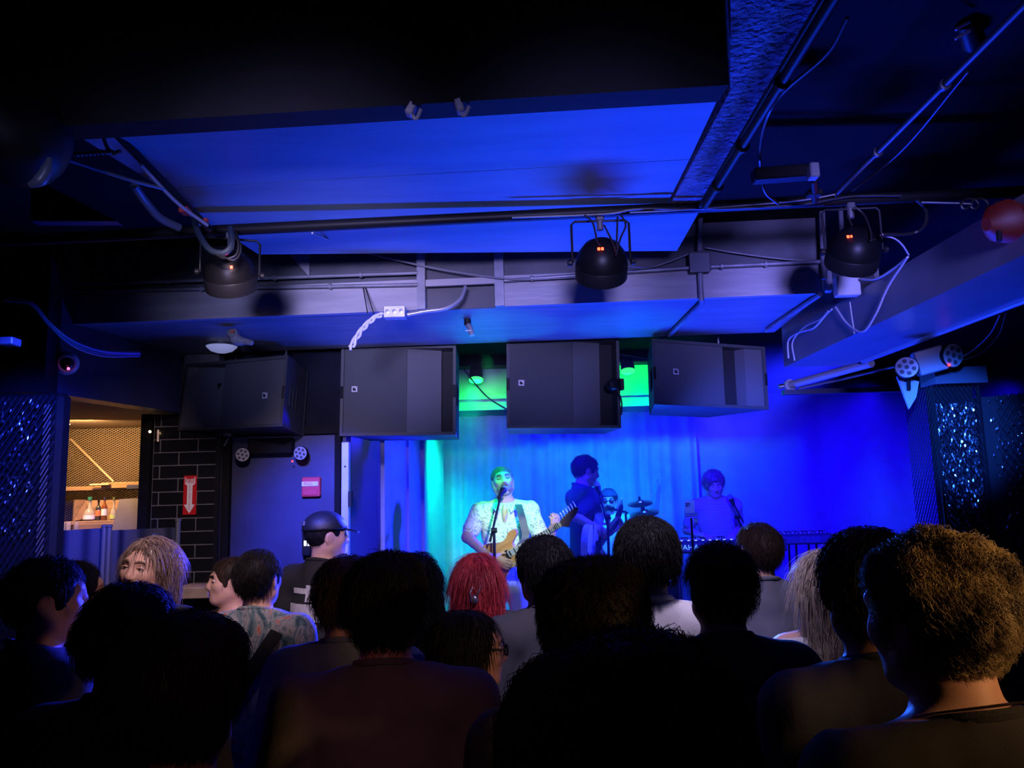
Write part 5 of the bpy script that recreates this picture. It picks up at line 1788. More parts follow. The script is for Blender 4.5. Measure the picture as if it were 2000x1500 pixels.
# ------------------------------------------------------------------ green stage lamps in the header
for (x, y, lab) in ((930, 738, 'green glowing round stage lamp between the two square loudspeakers'), (1226, 721, 'green glowing round stage lamp beside the angled loudspeaker over the stage')):
    q = P(x, y, 6.75)
    gr = empty('stage_lamp', q, label=lab, cat='stage lamp', group='green stage lamps')
    ax = Vector((0, -0.35, -1)).normalized()
    MB().lathe([(0.03, -0.12), (0.055, -0.10), (0.062, 0.0), (0.062, 0.02), (0.055, 0.02)], q, ax, 24).build('housing', M_BLKMET, gr, smooth=True)
    MB().lathe([(0.064, 0.018), (0.062, 0.026), (0.002, 0.03)], q, ax, 24).build('lens', mat('green_lens', (0.2, 1, 0.4), 0.4, emit=(0.03, 1.0, 0.06), estr=1.6), gr, smooth=True)
    MB().tube([q - ax * 0.1, q - ax * 0.1 + Vector((0, 0.05, 0.25))], 0.008, 8).build('stem', M_BLKMET, gr)
cable('black cable hanging across the green lit header', [P(905, 720, 6.4), P(930, 752, 6.38), P(955, 778, 6.36), P(990, 800, 6.35)], 0.007)
cable('two thin wires above the angled loudspeaker over the stage', [P(1212, 692, 5.0), P(1235, 695, 4.9), P(1262, 700, 4.8)], 0.005)

# torn bracket stubs under the near black beam
for i, (x, y) in enumerate(((803, 214), (897, 208))):
    br_ = empty('bracket_stub', PZ(x, y, 2.85), label=('left of two ragged bracket stubs under the black ceiling beam', 'right of two ragged bracket stubs under the black ceiling beam')[i], cat='bracket', group='bracket stubs under the beam')
    q = PZ(x, y, 2.845)
    MB().box(q, (0.02, 0.03, 0.035), Matrix.Rotation(0.4 - 0.7 * i, 3, 'Y'), bevel=0.004).build('plate', M_CONDUIT, br_)
    MB().tube([q + Vector((0.0, 0, -0.01)), q + Vector((0.012, 0.0, -0.025)), q + Vector((0.024, 0, 0.0))], 0.005, 6, 4).build('hook', M_CONDUIT, br_, smooth=True)

# ------------------------------------------------------------------ patterned cloth
def pattern(name, stops, scale=12, rough=0.85, detail=3, kind='noise', stretch=(1, 1, 1), distort=0.6):
    m = bpy.data.materials.new(name)
    m.use_nodes = True
    nt = m.node_tree
    b = nt.nodes['Principled BSDF']
    b.inputs['Roughness'].default_value = rough
    tc = nt.nodes.new('ShaderNodeTexCoord')
    mp = nt.nodes.new('ShaderNodeMapping')
    mp.inputs['Scale'].default_value = stretch
    nt.links.new(tc.outputs['Object'], mp.inputs['Vector'])
    if kind == 'noise':
        n = nt.nodes.new('ShaderNodeTexNoise')
        n.inputs['Detail'].default_value = detail
        n.inputs['Distortion'].default_value = distort
        out = n.outputs['Fac']
    elif kind == 'wave':
        n = nt.nodes.new('ShaderNodeTexWave')
        n.wave_type = 'BANDS'
        n.bands_direction = 'Z'
        n.inputs['Distortion'].default_value = distort
        out = n.outputs['Fac']
    n.inputs['Scale'].default_value = scale
    nt.links.new(mp.outputs['Vector'], n.inputs['Vector'])
    r = nt.nodes.new('ShaderNodeValToRGB')
    r.color_ramp.interpolation = 'LINEAR'
    els = r.color_ramp.elements
    while len(els) < len(stops):
        els.new(0.5)
    for e, (p, c) in zip(els, stops):
        e.position = p
        e.color = (*c, 1)
    nt.links.new(out, r.inputs['Fac'])
    nt.links.new(r.outputs['Color'], b.inputs['Base Color'])
    bp = nt.nodes.new('ShaderNodeBump')
    n2 = nt.nodes.new('ShaderNodeTexNoise')
    n2.inputs['Scale'].default_value = 220
    bp.inputs['Strength'].default_value = 0.15
    bp.inputs['Distance'].default_value = 0.01
    nt.links.new(n2.outputs['Fac'], bp.inputs['Height'])
    nt.links.new(bp.outputs['Normal'], b.inputs['Normal'])
    return m


def cloth(name, c):
    return mat(name, c, 0.85, noise=0.12, scale=14, bump=0.15, bscale=240)


M_ALOHA = pattern('aloha_shirt_print', [(0.0, (0.75, 0.75, 0.72)), (0.44, (0.75, 0.75, 0.72)), (0.47, (0.10, 0.12, 0.16)), (0.50, (0.7, 0.7, 0.66)), (0.60, (0.72, 0.72, 0.68)), (0.62, (0.2, 0.22, 0.26)), (0.66, (0.75, 0.75, 0.7))], 13, detail=2, distort=1.2)
M_FLORAL = pattern('floral_shirt_print', [(0.34, (0.03, 0.07, 0.09)), (0.43, (0.12, 0.20, 0.22)), (0.50, (0.36, 0.34, 0.33)), (0.55, (0.10, 0.16, 0.18)), (0.61, (0.34, 0.33, 0.34)), (0.66, (0.50, 0.12, 0.06))], 14, detail=4, distort=1.0, stretch=(1.3, 1.3, 0.75))
M_CAMO = pattern('camouflage_print', [(0.36, (0.03, 0.03, 0.035)), (0.42, (0.16, 0.13, 0.10)), (0.50, (0.30, 0.26, 0.22)), (0.58, (0.10, 0.09, 0.08)), (0.64, (0.34, 0.30, 0.26))], 10, detail=2, distort=0.5)
M_STRIPE = pattern('striped_tee', [(0.0, (0.16, 0.16, 0.18)), (0.45, (0.2, 0.2, 0.22)), (0.55, (0.55, 0.55, 0.58)), (1.0, (0.6, 0.6, 0.62))], 24, kind='wave', distort=0.0)
M_PRINT = mat('white_print', (0.62, 0.62, 0.62), 0.8, noise=0.25, scale=25, stretch=(3, 1, 0.7))
C_BLACK = cloth('tee_black', (0.018, 0.018, 0.022))
C_NAVY = cloth('tee_navy', (0.03, 0.035, 0.07))
C_GREY = cloth('tee_grey', (0.16, 0.16, 0.19))
C_WHITE = cloth('tee_white', (0.62, 0.60, 0.60))
C_DENIM = cloth('shirt_denim', (0.10, 0.13, 0.20))
C_CHAR = cloth('tee_charcoal', (0.075, 0.07, 0.075))
C_DKGREEN = cloth('tee_slate', (0.11, 0.10, 0.105))
H_RED = mat('hair_red', (0.80, 0.07, 0.08), 0.4, color2=(0.42, 0.025, 0.03), scale=60, stretch=(1, 1, 0.15))
H_BLONDE = mat('hair_blonde', (0.62, 0.52, 0.40), 0.4, color2=(0.30, 0.22, 0.15), scale=70, stretch=(1, 1, 0.12))
H_DIRTY = mat('hair_dirty_blonde', (0.50, 0.40, 0.20), 0.42, color2=(0.06, 0.04, 0.02), scale=24)
H_LIGHTBROWN = mat('hair_light_brown', (0.26, 0.18, 0.14), 0.4, color2=(0.10, 0.06, 0.045), scale=60, stretch=(1, 1, 0.15))
H_GINGER = mat('hair_ginger', (0.25, 0.12, 0.05), 0.45, noise=0.4, scale=40)


KS = 1.2


def PS(px, py, Y):
    return P(px, py, Y * KS)


def L3(root, s, px, py, Y):
    return np.array(loc(root, PS(px, py, Y))) / s


def arm_px(e, w, tip, n):
    """arm given by pixel and depth of elbow, wrist and finger direction; n palm normal in world space"""
    def f(root, s):
        E, W_, T_ = L3(root, s, *e), L3(root, s, *w), L3(root, s, *tip)
        nn = MW[root.name].to_3x3().transposed() @ Vector(n)
        return E, W_, tuple(T_ - W_), tuple(nn), f.curl
    return f


def A_(e, w, tip, n, curl=0.5):
    f = arm_px(e, w, tip, n)
    f.curl = curl
    return f


BAND = 'people of the band on the stage'
# ---- singer
singer, ss, shx, sA = person(
    'person singing with eyes shut in a white patterned shirt, playing guitar', 984, 907, 4.74 * KS, 180, hair='cropped', hairmat=H_GINGER, skin='fair', shirt=M_ALOHA,
    pants=cloth('shorts_white', (0.68, 0.68, 0.68)), head=(6, 10, 7), floor=SZ, face=True, eyes=False, mouth=0.75, vox=0.0065, neckz=1.478, group=BAND, nstr=900, folds=0.008,
    collar=False, beard=H_GINGER,
    arms={1: A_((913, 1049, 4.62), (958, 1089, 4.42), (990, 1102, 4.40), (0, 1, 0), 0.55), -1: A_((1066, 1066, 4.58), (1077, 1043, 4.36), (1086, 1018, 4.30), (-0.5, 0.8, 0.1), 0.75)})
# open collar flaps of the singer's shirt
for sd in (1, -1):
    mb = MB()
    q = [(sd * 0.055, -0.02, 1.475), (sd * 0.075, 0.04, 1.462), (sd * 0.085, 0.085, 1.435), (sd * 0.045, 0.108, 1.40), (sd * 0.03, 0.10, 1.43), (sd * 0.045, 0.06, 1.46)]
    mb.prism([Vector(v) * ss for v in q], Vector((0, 0.012, 0.01)))
    mb.build('collar', M_ALOHA, singer, world=False)
# bare chest opening
V, Q = sdf_mesh([Ell((0, 0.09, 1.40), (0.022, 0.022, 0.075), k=0.01)], 0.006)
mesh_np('chest_opening', V * ss, Q, SKIN['fair'], singer)


def guitar(label, C, H, face, scale, bodym, guardm, neckm, strings=6, name='electric_guitar', group=None, headm=None):
    """C body centre, H headstock tip, face: direction the strings look at"""
    C, H, face = Vector(C), Vector(H), Vector(face)
    xd = (H - C)
    L = xd.length
    k = L / 0.70 * scale
    M = frame(C, xd, face.cross(xd))
    rt = empty(name, C, M.to_3x3(), label, 'guitar', group)
    out = [(-0.215, 0.0), (-0.20, 0.09), (-0.14, 0.155), (-0.05, 0.15), (0.02, 0.115), (0.09, 0.115), (0.15, 0.15), (0.205, 0.145), (0.20, 0.105), (0.14, 0.07), (0.125, 0.035),
           (0.125, -0.035), (0.13, -0.06), (0.17, -0.09), (0.175, -0.125), (0.125, -0.13), (0.06, -0.11), (0.0, -0.11), (-0.07, -0.15), (-0.15, -0.155), (-0.205, -0.09)]
    pts = spline([(x, y, 0) for x, y in out] + [(out[0][0], out[0][1], 0)], 4)[:-1]
    poly = [Vector((p.x, p.y, -0.022)) * k for p in pts]
    bd = MB().prism(poly, (0, 0, 0.042 * k)).build('body', bodym, rt, world=False)
    gp_ = [Vector((x * 0.62 - 0.02, y * 0.62 - 0.03, 0.021)) * k for x, y in out[9:]]
    MB().prism(gp_, (0, 0, 0.002 * k)).build('pickguard', guardm, rt, world=False)
    xn = 0.70 / scale
    nk = MB()
    nk.prism([Vector((0.06, -0.028, 0.008)) * k, Vector((0.06, 0.028, 0.008)) * k, Vector((xn - 0.19, 0.021, 0.008)) * k, Vector((xn - 0.19, -0.021, 0.008)) * k], (0, 0, 0.022 * k))
    nk.build('neck', neckm, rt, world=False)
    MB().prism([Vector((0.06, -0.026, 0.0302)) * k, Vector((0.06, 0.026, 0.0302)) * k, Vector((xn - 0.19, 0.019, 0.0302)) * k, Vector((xn - 0.19, -0.019, 0.0302)) * k], (0, 0, 0.004 * k)).build('fretboard', mat('fretboard_pale', (0.5, 0.5, 0.48), 0.5), rt, world=False)
    for i in range(18):
        x = 0.08 + (xn - 0.28) * (1 - 0.944 ** (i * 1.25)) / (1 - 0.944 ** 22.5)
        MB().box(Vector((x, 0, 0.0355)) * k, (0.006 * k if i % 3 else 0.012 * k, 0.042 * k, 0.003 * k)).build('fret', M_DARK, rt, world=False)
    hd = [(xn - 0.19, -0.021), (xn - 0.19, 0.021), (xn - 0.16, 0.036), (xn - 0.02, 0.062), (xn + 0.0, 0.04), (xn - 0.03, 0.012), (xn - 0.09, -0.01), (xn - 0.12, -0.03), (xn - 0.15, -0.05)]
    hs = MB().prism([Vector((x, y, 0.006)) * k for x, y in hd], (0, 0, 0.016 * k)).build('headstock', headm or bodym, rt, world=False)
    for i in range(strings):
        x = xn - 0.155 + 0.135 * i / (strings - 1)
        yb = 0.036 + (x - xn + 0.16) * 0.19
        MB().tube([Vector((x, yb - 0.012, 0.02)) * k, Vector((x, yb + 0.026, 0.016)) * k], 0.0045 * k, 6).build('tuning_peg', M_METAL, hs, world=False)
        MB().ball(Vector((x, yb + 0.034, 0.016)) * k, (0.006 * k, 0.010 * k, 0.005 * k), 8, 6).build('peg_button', M_WHITE, hs, world=False)
    for xx in (-0.02, 0.05):
        MB().box(Vector((xx, 0, 0.026)) * k, (0.030 * k, 0.075 * k, 0.012 * k), bevel=0.002).build('pickup', M_BLKMET, rt, world=False)
    MB().box(Vector((-0.10, 0, 0.026)) * k, (0.03 * k, 0.08 * k, 0.012 * k), bevel=0.002).build('bridge', M_METAL, rt, world=False)
    for xx, yy in ((-0.12, -0.09), (-0.155, -0.06)):
        MB().lathe([(0.011 * k, 0.02 * k), (0.010 * k, 0.034 * k)], (xx * k, yy * k, 0), (0, 0, 1), 12).build('knob', M_BLKMET, rt, world=False)
    for i in range(strings):
        y = (-0.02 + 0.04 * i / (strings - 1)) * k
        MB().tube([(-0.10 * k, y, 0.036 * k), ((xn - 0.17) * k, y * 0.8, 0.0385 * k)], 0.0006 * k, 4).build('string', M_METAL, rt, world=False)
    return rt, M, k


M_GTR = mat('guitar_yellow_maple', (0.62, 0.34, 0.12), 0.25, color2=(0.50, 0.2, 0.06), scale=7, stretch=(0.6, 5, 1))
guitar('yellow-orange electric guitar held by the singer', PS(984, 1088, 4.46), PS(1137, 1000, 4.26), (0.05, -1, 0.12), 0.92, M_GTR, mat('guitar_guard', (0.6, 0.42, 0.25), 0.3), mat('maple_neck', (0.5, 0.32, 0.16), 0.4),
       headm=mat('guitar_head_dark', (0.10, 0.06, 0.08), 0.3))
# strap over the singer's shoulder
stp = MB()
q = [PS(1012, 985, 4.60), PS(1018, 1005, 4.55), PS(1024, 1030, 4.53), PS(1026, 1050, 4.52), PS(1015, 1066, 4.50)]
qs = spline(q, 5)
V, F = [], []
for i, c in enumerate(qs):
    for dx, dy in ((-0.026, 0), (0.026, 0), (0.026, 0.004), (-0.026, 0.004)):
        V.append(c + Vector((dx, dy, 0)))
    if i:
        o = 4 * (i - 1)
        for k in range(4):
            F.append((o + k, o + (k + 1) % 4, o + 4 + (k + 1) % 4, o + 4 + k))
stp.add(V, F)
stp.build('guitar_strap', mat('strap_leather', (0.03, 0.03, 0.04), 0.5), label='dark guitar strap over the shoulder of the singer', cat='strap')

# ---- microphones
M_MIC = mat('mic_grille', (0.35, 0.36, 0.38), 0.35, metal=0.7, bump=0.6, bscale=700)


def mic_stand(label, mic, pivot, foot, rear=None, clip=True):
    """mic: (tip, tail) points; pivot where the boom meets the pole; foot on the stage"""
    tip, tail = mic
    ax = (tail - tip).normalized()
    st_ = empty('microphone_stand', (foot.x, foot.y, foot.z), label=label, cat='microphone stand')
    MB().tube([Vector((foot.x, foot.y, foot.z + 0.02)), pivot], [0.012, 0.009], 10).build('pole', M_BLKMET, st_, smooth=True)
    MB().lathe([(0.13, 0), (0.13, 0.012), (0.03, 0.022), (0.014, 0.03)], foot, (0, 0, 1), 24).build('base', M_BLKMET, st_, smooth=True)
    MB().lathe([(0.018, -0.02), (0.018, 0.02)], pivot, (1, 0, 0), 12).build('clutch', M_BLKMET, st_, smooth=True)
    end = tail - ax * 0.05
    MB().tube([rear if rear is not None else pivot, end], 0.008, 8).build('boom', M_BLKMET, st_, smooth=True)
    m_ = empty('microphone', tip, label=label.replace('stand ', '').replace('microphone stand', 'microphone'), cat='microphone')
    MB().lathe([(0.004, -0.002), (0.018, 0.006), (0.026, 0.024), (0.0265, 0.034), (0.024, 0.05)], tip, ax, 18).build('grille', M_MIC, m_, smooth=True)
    MB().lathe([(0.0255, 0.048), (0.023, 0.055), (0.019, 0.08), (0.013, (tail - tip).length), (0.008, (tail - tip).length + 0.004)], tip, ax, 16).build('handle', M_BLKMET, m_, smooth=True)
    return st_, m_


s1, m1 = mic_stand('x', (PS(986, 952, 4.52), PS(975, 972, 4.40)), PS(965, 1036, 4.36), PS(968, 1200, 4.36), rear=PS(957, 1058, 4.36))
s1.location.z = s1.location.z
s1['label'] = 'black boom microphone stand in front of the singer'
m1['label'] = 'microphone at the mouth of the singer'
s2, m2 = mic_stand('x', (PS(1163, 940, 5.0), PS(1172, 965, 4.97)), PS(1187, 1010, 4.95), PS(1191, 1160, 4.95), rear=PS(1190, 1040, 4.95))
s2['label'] = 'black microphone stand in front of the bass player'
m2['label'] = 'microphone beside the face of the bass player'
s3, m3 = mic_stand('x', (PS(1424, 966, 5.75), PS(1433, 986, 5.72)), PS(1440, 1010, 5.7), PS(1500, 1150, 5.7), rear=PS(1452, 1020, 5.7))
s3['label'] = 'slanted microphone stand beside the keyboard player'
m3['label'] = 'microphone beside the keyboard player in the striped shirt'
for st_, (px_, yy) in ((s1, (968, 4.36)), (s2, (1191, 4.95)), (s3, (1470, 5.7))):
    pass

# ---- bass player
bass, bs, bhx, bA = person(
    'person in a dark tee playing bass in profile behind the singer', 1134, 887, 5.35 * KS, -72, hair='short', skin='fair', shirt=C_NAVY, pants=M_JEANS, head=(-4, -14, 0), floor=SZ,
    width=1.08, vox=0.0075, face=True, group=BAND, nstr=900,
    arms={1: A_((1119, 1006, 5.12), (1158, 1028, 5.08), (1176, 1040, 5.1), (0.5, 0.8, -0.2), 0.5), -1: A_((1140, 1062, 5.55), (1190, 1040, 5.6), (1205, 1025, 5.62), (0, -0.6, 0.5), 0.7)})
guitar('pale electric bass hanging edge-on at the hip of the bass player', PS(1160, 1066, 5.08), PS(1212, 1000, 5.80), (1.0, 0.06, 0.05), 0.95, mat('bass_white', (0.68, 0.68, 0.66), 0.3), M_DARK, mat('maple_neck', (0.5, 0.32, 0.16)), 4, 'bass_guitar', headm=M_DARK)

# ---- drummer, riser, stool
RZ = SZ + 0.18
MB().box((0.95, 7.35, SZ + 0.09), (1.7, 1.15, 0.18), bevel=0.01).build('drum_riser', M_BLACK, label='low black riser under the drums', cat='riser')
drm, ds_, dhx, dA = person(
    'person drumming in a pale shirt with hat and dark glasses behind the bass player', 1188, 953, 6.22 * KS, 170, hair='short', hairmat=M_BROWNHAIR, skin='fair', shirt=C_WHITE, pants=M_JEANS, floor=0, sitz=1.0,
    head=(0, -6, 0), vox=0.008, face=True, beard=M_BROWNHAIR, group=BAND, nstr=700,
    legs={sd: (np.array((sd * 0.09, 0.02, 0.93)), np.array((sd * 0.2, 0.40, 0.88)), np.array((sd * 0.2, 0.42, 0.47))) for sd in (1, -1)},
    arms={1: (np.array((0.27, 0.06, 1.17)), np.array((0.2, 0.30, 1.12)), (-0.1, 1, 0), (0, 0.2, -1), 0.8), -1: (np.array((-0.27, 0.06, 1.17)), np.array((-0.2, 0.30, 1.15)), (0.1, 1, 0.1), (0, 0.2, -1), 0.8)})
# sunglasses and beanie of the drummer
def Lh(hx, s, v):
    return Vector(hx.pt(v)) * s


gls = MB()
for sd in (1, -1):
    c = dhx.pt((sd * 0.031, 0.102, 1.637))
    gls.ball(Vector(c) * ds_, (0.026, 0.006, 0.019), 14, 8)
gls.tube([Lh(dhx, ds_, (-0.01, 0.105, 1.64)), Lh(dhx, ds_, (0.01, 0.105, 1.64))], 0.003, 6)
for sd in (1, -1):
    gls.tube([Lh(dhx, ds_, (sd * 0.055, 0.098, 1.64)), Lh(dhx, ds_, (sd * 0.08, 0.0, 1.64))], 0.003, 6)
gls.build('sunglasses', M_IRIS, drm, smooth=True, world=False)
V, Q = sdf_mesh([dhx(p) for p in (Ell((0, -0.008, 1.675), (0.094, 0.114, 0.078), k=0.02), Half((0, 0, 1.672), (0, 0.12, -1)))], 0.007)
mesh_np('hat', V * ds_, Q, C_NAVY, drm)
root_d = MW[drm.name]
stw = root_d @ Vector((0, -0.03, 0))
ds = empty('drum_stool', (stw.x, stw.y, RZ), label='round padded drum stool under the drummer', cat='stool')
seat_z = root_d.translation.z + 0.835
MB().lathe([(0.15, seat_z - RZ - 0.08), (0.165, seat_z - RZ - 0.06), (0.165, seat_z - RZ - 0.01), (0.14, seat_z - RZ)], (stw.x, stw.y, RZ), (0, 0, 1), 24).build('cushion', M_BLACK, ds, smooth=True)
MB().tube([(stw.x, stw.y, RZ + 0.1), (stw.x, stw.y, seat_z - 0.07)], 0.014, 10).build('stem', M_METAL, ds, smooth=True)
for k in range(3):
    a = k * 2.09 + 0.4
    MB().tube([(stw.x, stw.y, RZ + 0.2), (stw.x + 0.22 * math.cos(a), stw.y + 0.22 * math.sin(a), RZ + 0.01)], 0.01, 8).build('leg', M_METAL, ds, smooth=True)

M_SHELL = mat('drum_shell', (0.03, 0.035, 0.09), 0.2)
M_SKIN = mat('drum_skin', (0.7, 0.7, 0.68), 0.5)
M_CYM = mat('cymbal_bronze', (0.5, 0.38, 0.18), 0.25, metal=1.0, bump=0.05, bscale=200)


def drum(label, c, r, h, ax, legs=True, name='drum'):
    c, ax = Vector(c), Vector(ax).normalized()
    rt = empty(name, (c.x, c.y, RZ), label=label, cat='drum', group='drums of the kit')
    MB().lathe([(r * 0.97, -h / 2), (r, -h / 2 + 0.004), (r, h / 2 - 0.004), (r * 0.97, h / 2)], c, ax, 28).build('shell', M_SHELL, rt, smooth=True)
    for s2 in (-1, 1):
        MB().lathe([(r * 1.03, s2 * h / 2 - 0.012), (r * 1.04, s2 * h / 2), (r * 1.03, s2 * h / 2 + 0.012), (r * 1.0, s2 * h / 2 + 0.012)], c, ax, 28).build('hoop', M_METAL, rt, smooth=True)
        MB().lathe([(r * 0.99, s2 * (h / 2 + 0.002)), (0.002, s2 * (h / 2 + 0.004))], c, ax, 28).build('head', M_SKIN, rt, smooth=True)
    u = ax.orthogonal().normalized()
    w = ax.cross(u)
    for k in range(8):
        a = k * math.pi / 4
        d = u * math.cos(a) + w * math.sin(a)
        MB().tube([c + d * (r + 0.012) - ax * h / 2, c + d * (r + 0.012) + ax * h / 2], 0.004, 6).build('tension_rod', M_METAL, rt)
    if legs:
        for k in range(3):
            a = k * 2.09 + 0.5
            q = c + Vector((math.cos(a) * r * 1.02, math.sin(a) * r * 1.02, 0))
            MB().tube([q, Vector((q.x, q.y, RZ + 0.005))], 0.007, 6).build('leg', M_METAL, rt)
    return rt


q = PS(1205, 1125, 5.75)
drum('big bass drum facing the crowd between bass player and keyboard', (q.x, 7.0, RZ + 0.29), 0.27, 0.36, (0, -1, 0), name='bass_drum')
q = PS(1232, 1070, 5.9)
drum('small rack tom beside the microphone stand in front of the drummer', (q.x - 0.05, 7.1, RZ + 0.70), 0.13, 0.16, (0, -0.35, 1), name='rack_tom')
q = PS(1165, 1075, 6.0)
drum('snare drum between the knees of the drummer', (q.x + 0.02, 7.12, RZ + 0.46 + 0.05), 0.165, 0.13, (0, -0.1, 1), name='snare_drum')
q = PS(1300, 1100, 6.1)
drum('floor tom under the two cymbals', (q.x - 0.04, 7.4, RZ + 0.42), 0.19, 0.34, (0, 0, 1), name='floor_tom')


def cymbal(label, c, r, tilt, foot, extra=None):
    c = Vector(c)
    ax = Vector(tilt).normalized()
    rt = empty('cymbal', (foot[0], foot[1], RZ), label=label, cat='cymbal', group='cymbals of the kit')
    MB().lathe([(0.004, 0.022), (0.25 * r, 0.018), (0.32 * r, 0.006), (0.7 * r, -0.002), (r, -0.014), (r, -0.016), (0.3 * r, 0.003), (0.004, 0.018)], c, ax, 36).build('plate', M_CYM, rt, smooth=True)
    MB().lathe([(0.012, 0.022), (0.012, 0.05), (0.006, 0.055)], c, ax, 10).build('wing_nut', M_BLKMET, rt, smooth=True)
    MB().tube([(foot[0], foot[1], RZ + 0.12), (foot[0], foot[1], c.z - 0.12), c], 0.009, 8).build('stand', M_METAL, rt, smooth=True)
    for k in range(3):
        a = k * 2.09
        MB().tube([(foot[0], foot[1], RZ + 0.25), (foot[0] + 0.2 * math.cos(a), foot[1] + 0.2 * math.sin(a), RZ + 0.008)], 0.008, 6).build('leg', M_METAL, rt)
    return rt


q = PS(1250, 981, 5.95)
q2 = PS(1258, 1000, 5.9)
cymbal('smaller upper cymbal in front of the lit backdrop', q, 0.115, (-0.12, -0.25, 1), (q.x + 0.03, 7.2))
cymbal('larger lower cymbal below the other one', q2, 0.135, (-0.16, -0.25, 1), (q2.x + 0.10, 7.0))
MB().tube([PS(1185, 992, 5.7), PS(1222, 1000, 5.8), PS(1226, 1003, 5.8)], 0.009, 8).build('cymbal_boom', M_BLKMET, smooth=True, label='black boom arm reaching from the microphone stand to the cymbals', cat='cymbal boom')
a = PS(1222, 1003, 5.8)
MB().tube([a, (a.x, a.y, RZ + 0.01)], 0.01, 8).build('boom_stand', M_BLKMET, smooth=True, label='upright black stand carrying the boom arm by the cymbals', cat='stand')
# tall pole against the backdrop
MB().tube([PS(1284, 935, 6.55), PS(1275, 1040, 6.55), (PS(1275, 1040, 6.55).x, 6.55 * KS, SZ)], 0.01, 8).build('tall_pole', M_CONDUIT, smooth=True, label='tall slim pole leaning before the backdrop beside the cymbals', cat='pole')

# ---- keyboards and player
key, ks, khx, kA = person(
    'person in a striped tee playing keyboard with bowed head', 1392, 917, 5.9 * KS, 178, hair='mop', hairmat=H_LIGHTBROWN, skin='fair', shirt=M_STRIPE, pants=M_JEANS, head=(0, -22, 4), floor=SZ, vox=0.0075,
    face=True, group=BAND, nstr=900, folds=0.003,
    arms={1: A_((1342, 1035, 5.98), (1370, 1047, 5.80), (1384, 1048, 5.70), (0, 0.1, -1), 0.3), -1: A_((1440, 1030, 5.98), (1432, 1045, 5.80), (1428, 1048, 5.70), (0, 0.1, -1), 0.3)})
hp_ = MB()
hp_.tube([Lh(khx, ks, (0.095 * math.cos(a), -0.02, 1.64 + 0.125 * math.sin(a))) for a in np.linspace(0, math.pi, 12)], 0.006, 6)
kb_a, kb_b = PS(1312, 1070, 5.62), PS(1455, 1063, 5.62)
kz = PS(1380, 1066, 5.62).z


def keyboard(label, x0, x1, yfront, ztop, h, logo, lsize, lx, strip, group='stage keyboards'):
    rt = empty('keyboard', ((x0 + x1) / 2, yfront, ztop - h), label=label, cat='keyboard', group=group)
    w = x1 - x0
    MB().box(((x0 + x1) / 2, yfront + 0.15, ztop - h / 2), (w, 0.30, h), bevel=0.006).build('case', mat('keyboard_case', (0.045, 0.045, 0.055), 0.4), rt)
    MB().box(((x0 + x1) / 2, yfront - 0.002, ztop - h / 2), (w * 0.98, 0.004, h * 0.7)).build('back_panel', mat('keyboard_back', (0.10, 0.10, 0.13), 0.4), rt)
    nk = int(w / 0.024)
    for i in range(nk):
        x = x0 + 0.03 + (w - 0.06) * (i + 0.5) / nk
        MB().box((x, yfront + 0.225, ztop + 0.004), (0.021, 0.13, 0.016)).build('white_key', M_WHITE, rt)
        if i % 7 not in (2, 6):
            MB().box((x + 0.012, yfront + 0.20, ztop + 0.012), (0.011, 0.085, 0.014)).build('black_key', M_BLKMET, rt)
    for i in range(12):
        MB().lathe([(0.007, 0), (0.006, 0.012)], (x0 + 0.06 + (w - 0.12) * i / 11, yfront + 0.08, ztop), (0, 0, 1), 8).build('knob', M_METAL if strip else M_BLKMET, rt)
    if logo:
        text('lettering', logo, lsize, strip or mat('logo_grey', (0.2, 0.2, 0.24), 0.4), frame((lx, yfront - 0.0055, ztop - h / 2 - 0.002), (1, 0, 0), (0, 0, 1)), rt, sx=1.1)
    return rt


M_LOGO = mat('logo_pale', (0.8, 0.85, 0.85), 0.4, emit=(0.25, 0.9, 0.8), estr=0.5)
xx0, xx1 = kb_a.x, kb_b.x + 0.35
keyboard('stage keyboard with glowing YAMAHA lettering before its player', xx0, xx1, 5.60 * KS, kz + 0.045, 0.105, 'YAMAHA', 0.062, PS(1333, 1070, 5.6).x, M_LOGO)
for i in range(9):
    q = PS(1318 + 14 * i, 1055, 5.6)
    MB().box((q.x, 5.60 * KS + 0.02, kz + 0.049), (0.02, 0.01, 0.006)).build('status_light', mat('status_glow', (0.6, 0.8, 1), 0.4, emit=(0.4, 0.7, 1), estr=1.2), bpy.data.objects['keyboard'])
ks_ = empty('keyboard_stand', ((xx0 + xx1) / 2, 5.60 * KS + 0.15, SZ), label='folding X-frame stand under the lettered keyboard', cat='keyboard stand')
for s2 in (-1, 1):
    for yy in (5.60 * KS + 0.06, 5.60 * KS + 0.24):
        MB().tube([((xx0 + xx1) / 2 - s2 * 0.26, yy, SZ + 0.012), ((xx0 + xx1) / 2 + s2 * 0.26, yy, kz - 0.075)], 0.012, 8).build('leg', M_BLKMET, ks_, smooth=True)
k2a, k2b = PS(1520, 1052, 5.9), PS(1612, 1050, 5.9)
kz2 = PS(1560, 1048, 5.9).z
keyboard('second dark keyboard marked CK88 standing beside the keyboard player', k2a.x, k2b.x + 0.1, 5.88 * KS, kz2 + 0.02, 0.09, 'CK88', 0.07, PS(1580, 1055, 5.9).x, None)
ks2 = empty('keyboard_stand', ((k2a.x + k2b.x) / 2, 5.9 * KS + 0.1, SZ), label='slim stand under the keyboard marked CK88', cat='keyboard stand')
for xx in (PS(1560, 1100, 5.9).x, PS(1600, 1100, 5.9).x):
    for yy in (5.9 * KS + 0.03, 5.9 * KS + 0.22):
        MB().tube([(xx, yy, kz2 - 0.07), (xx - 0.03, yy, SZ + 0.01)], 0.010, 8).build('leg', M_BLKMET, ks2, smooth=True)
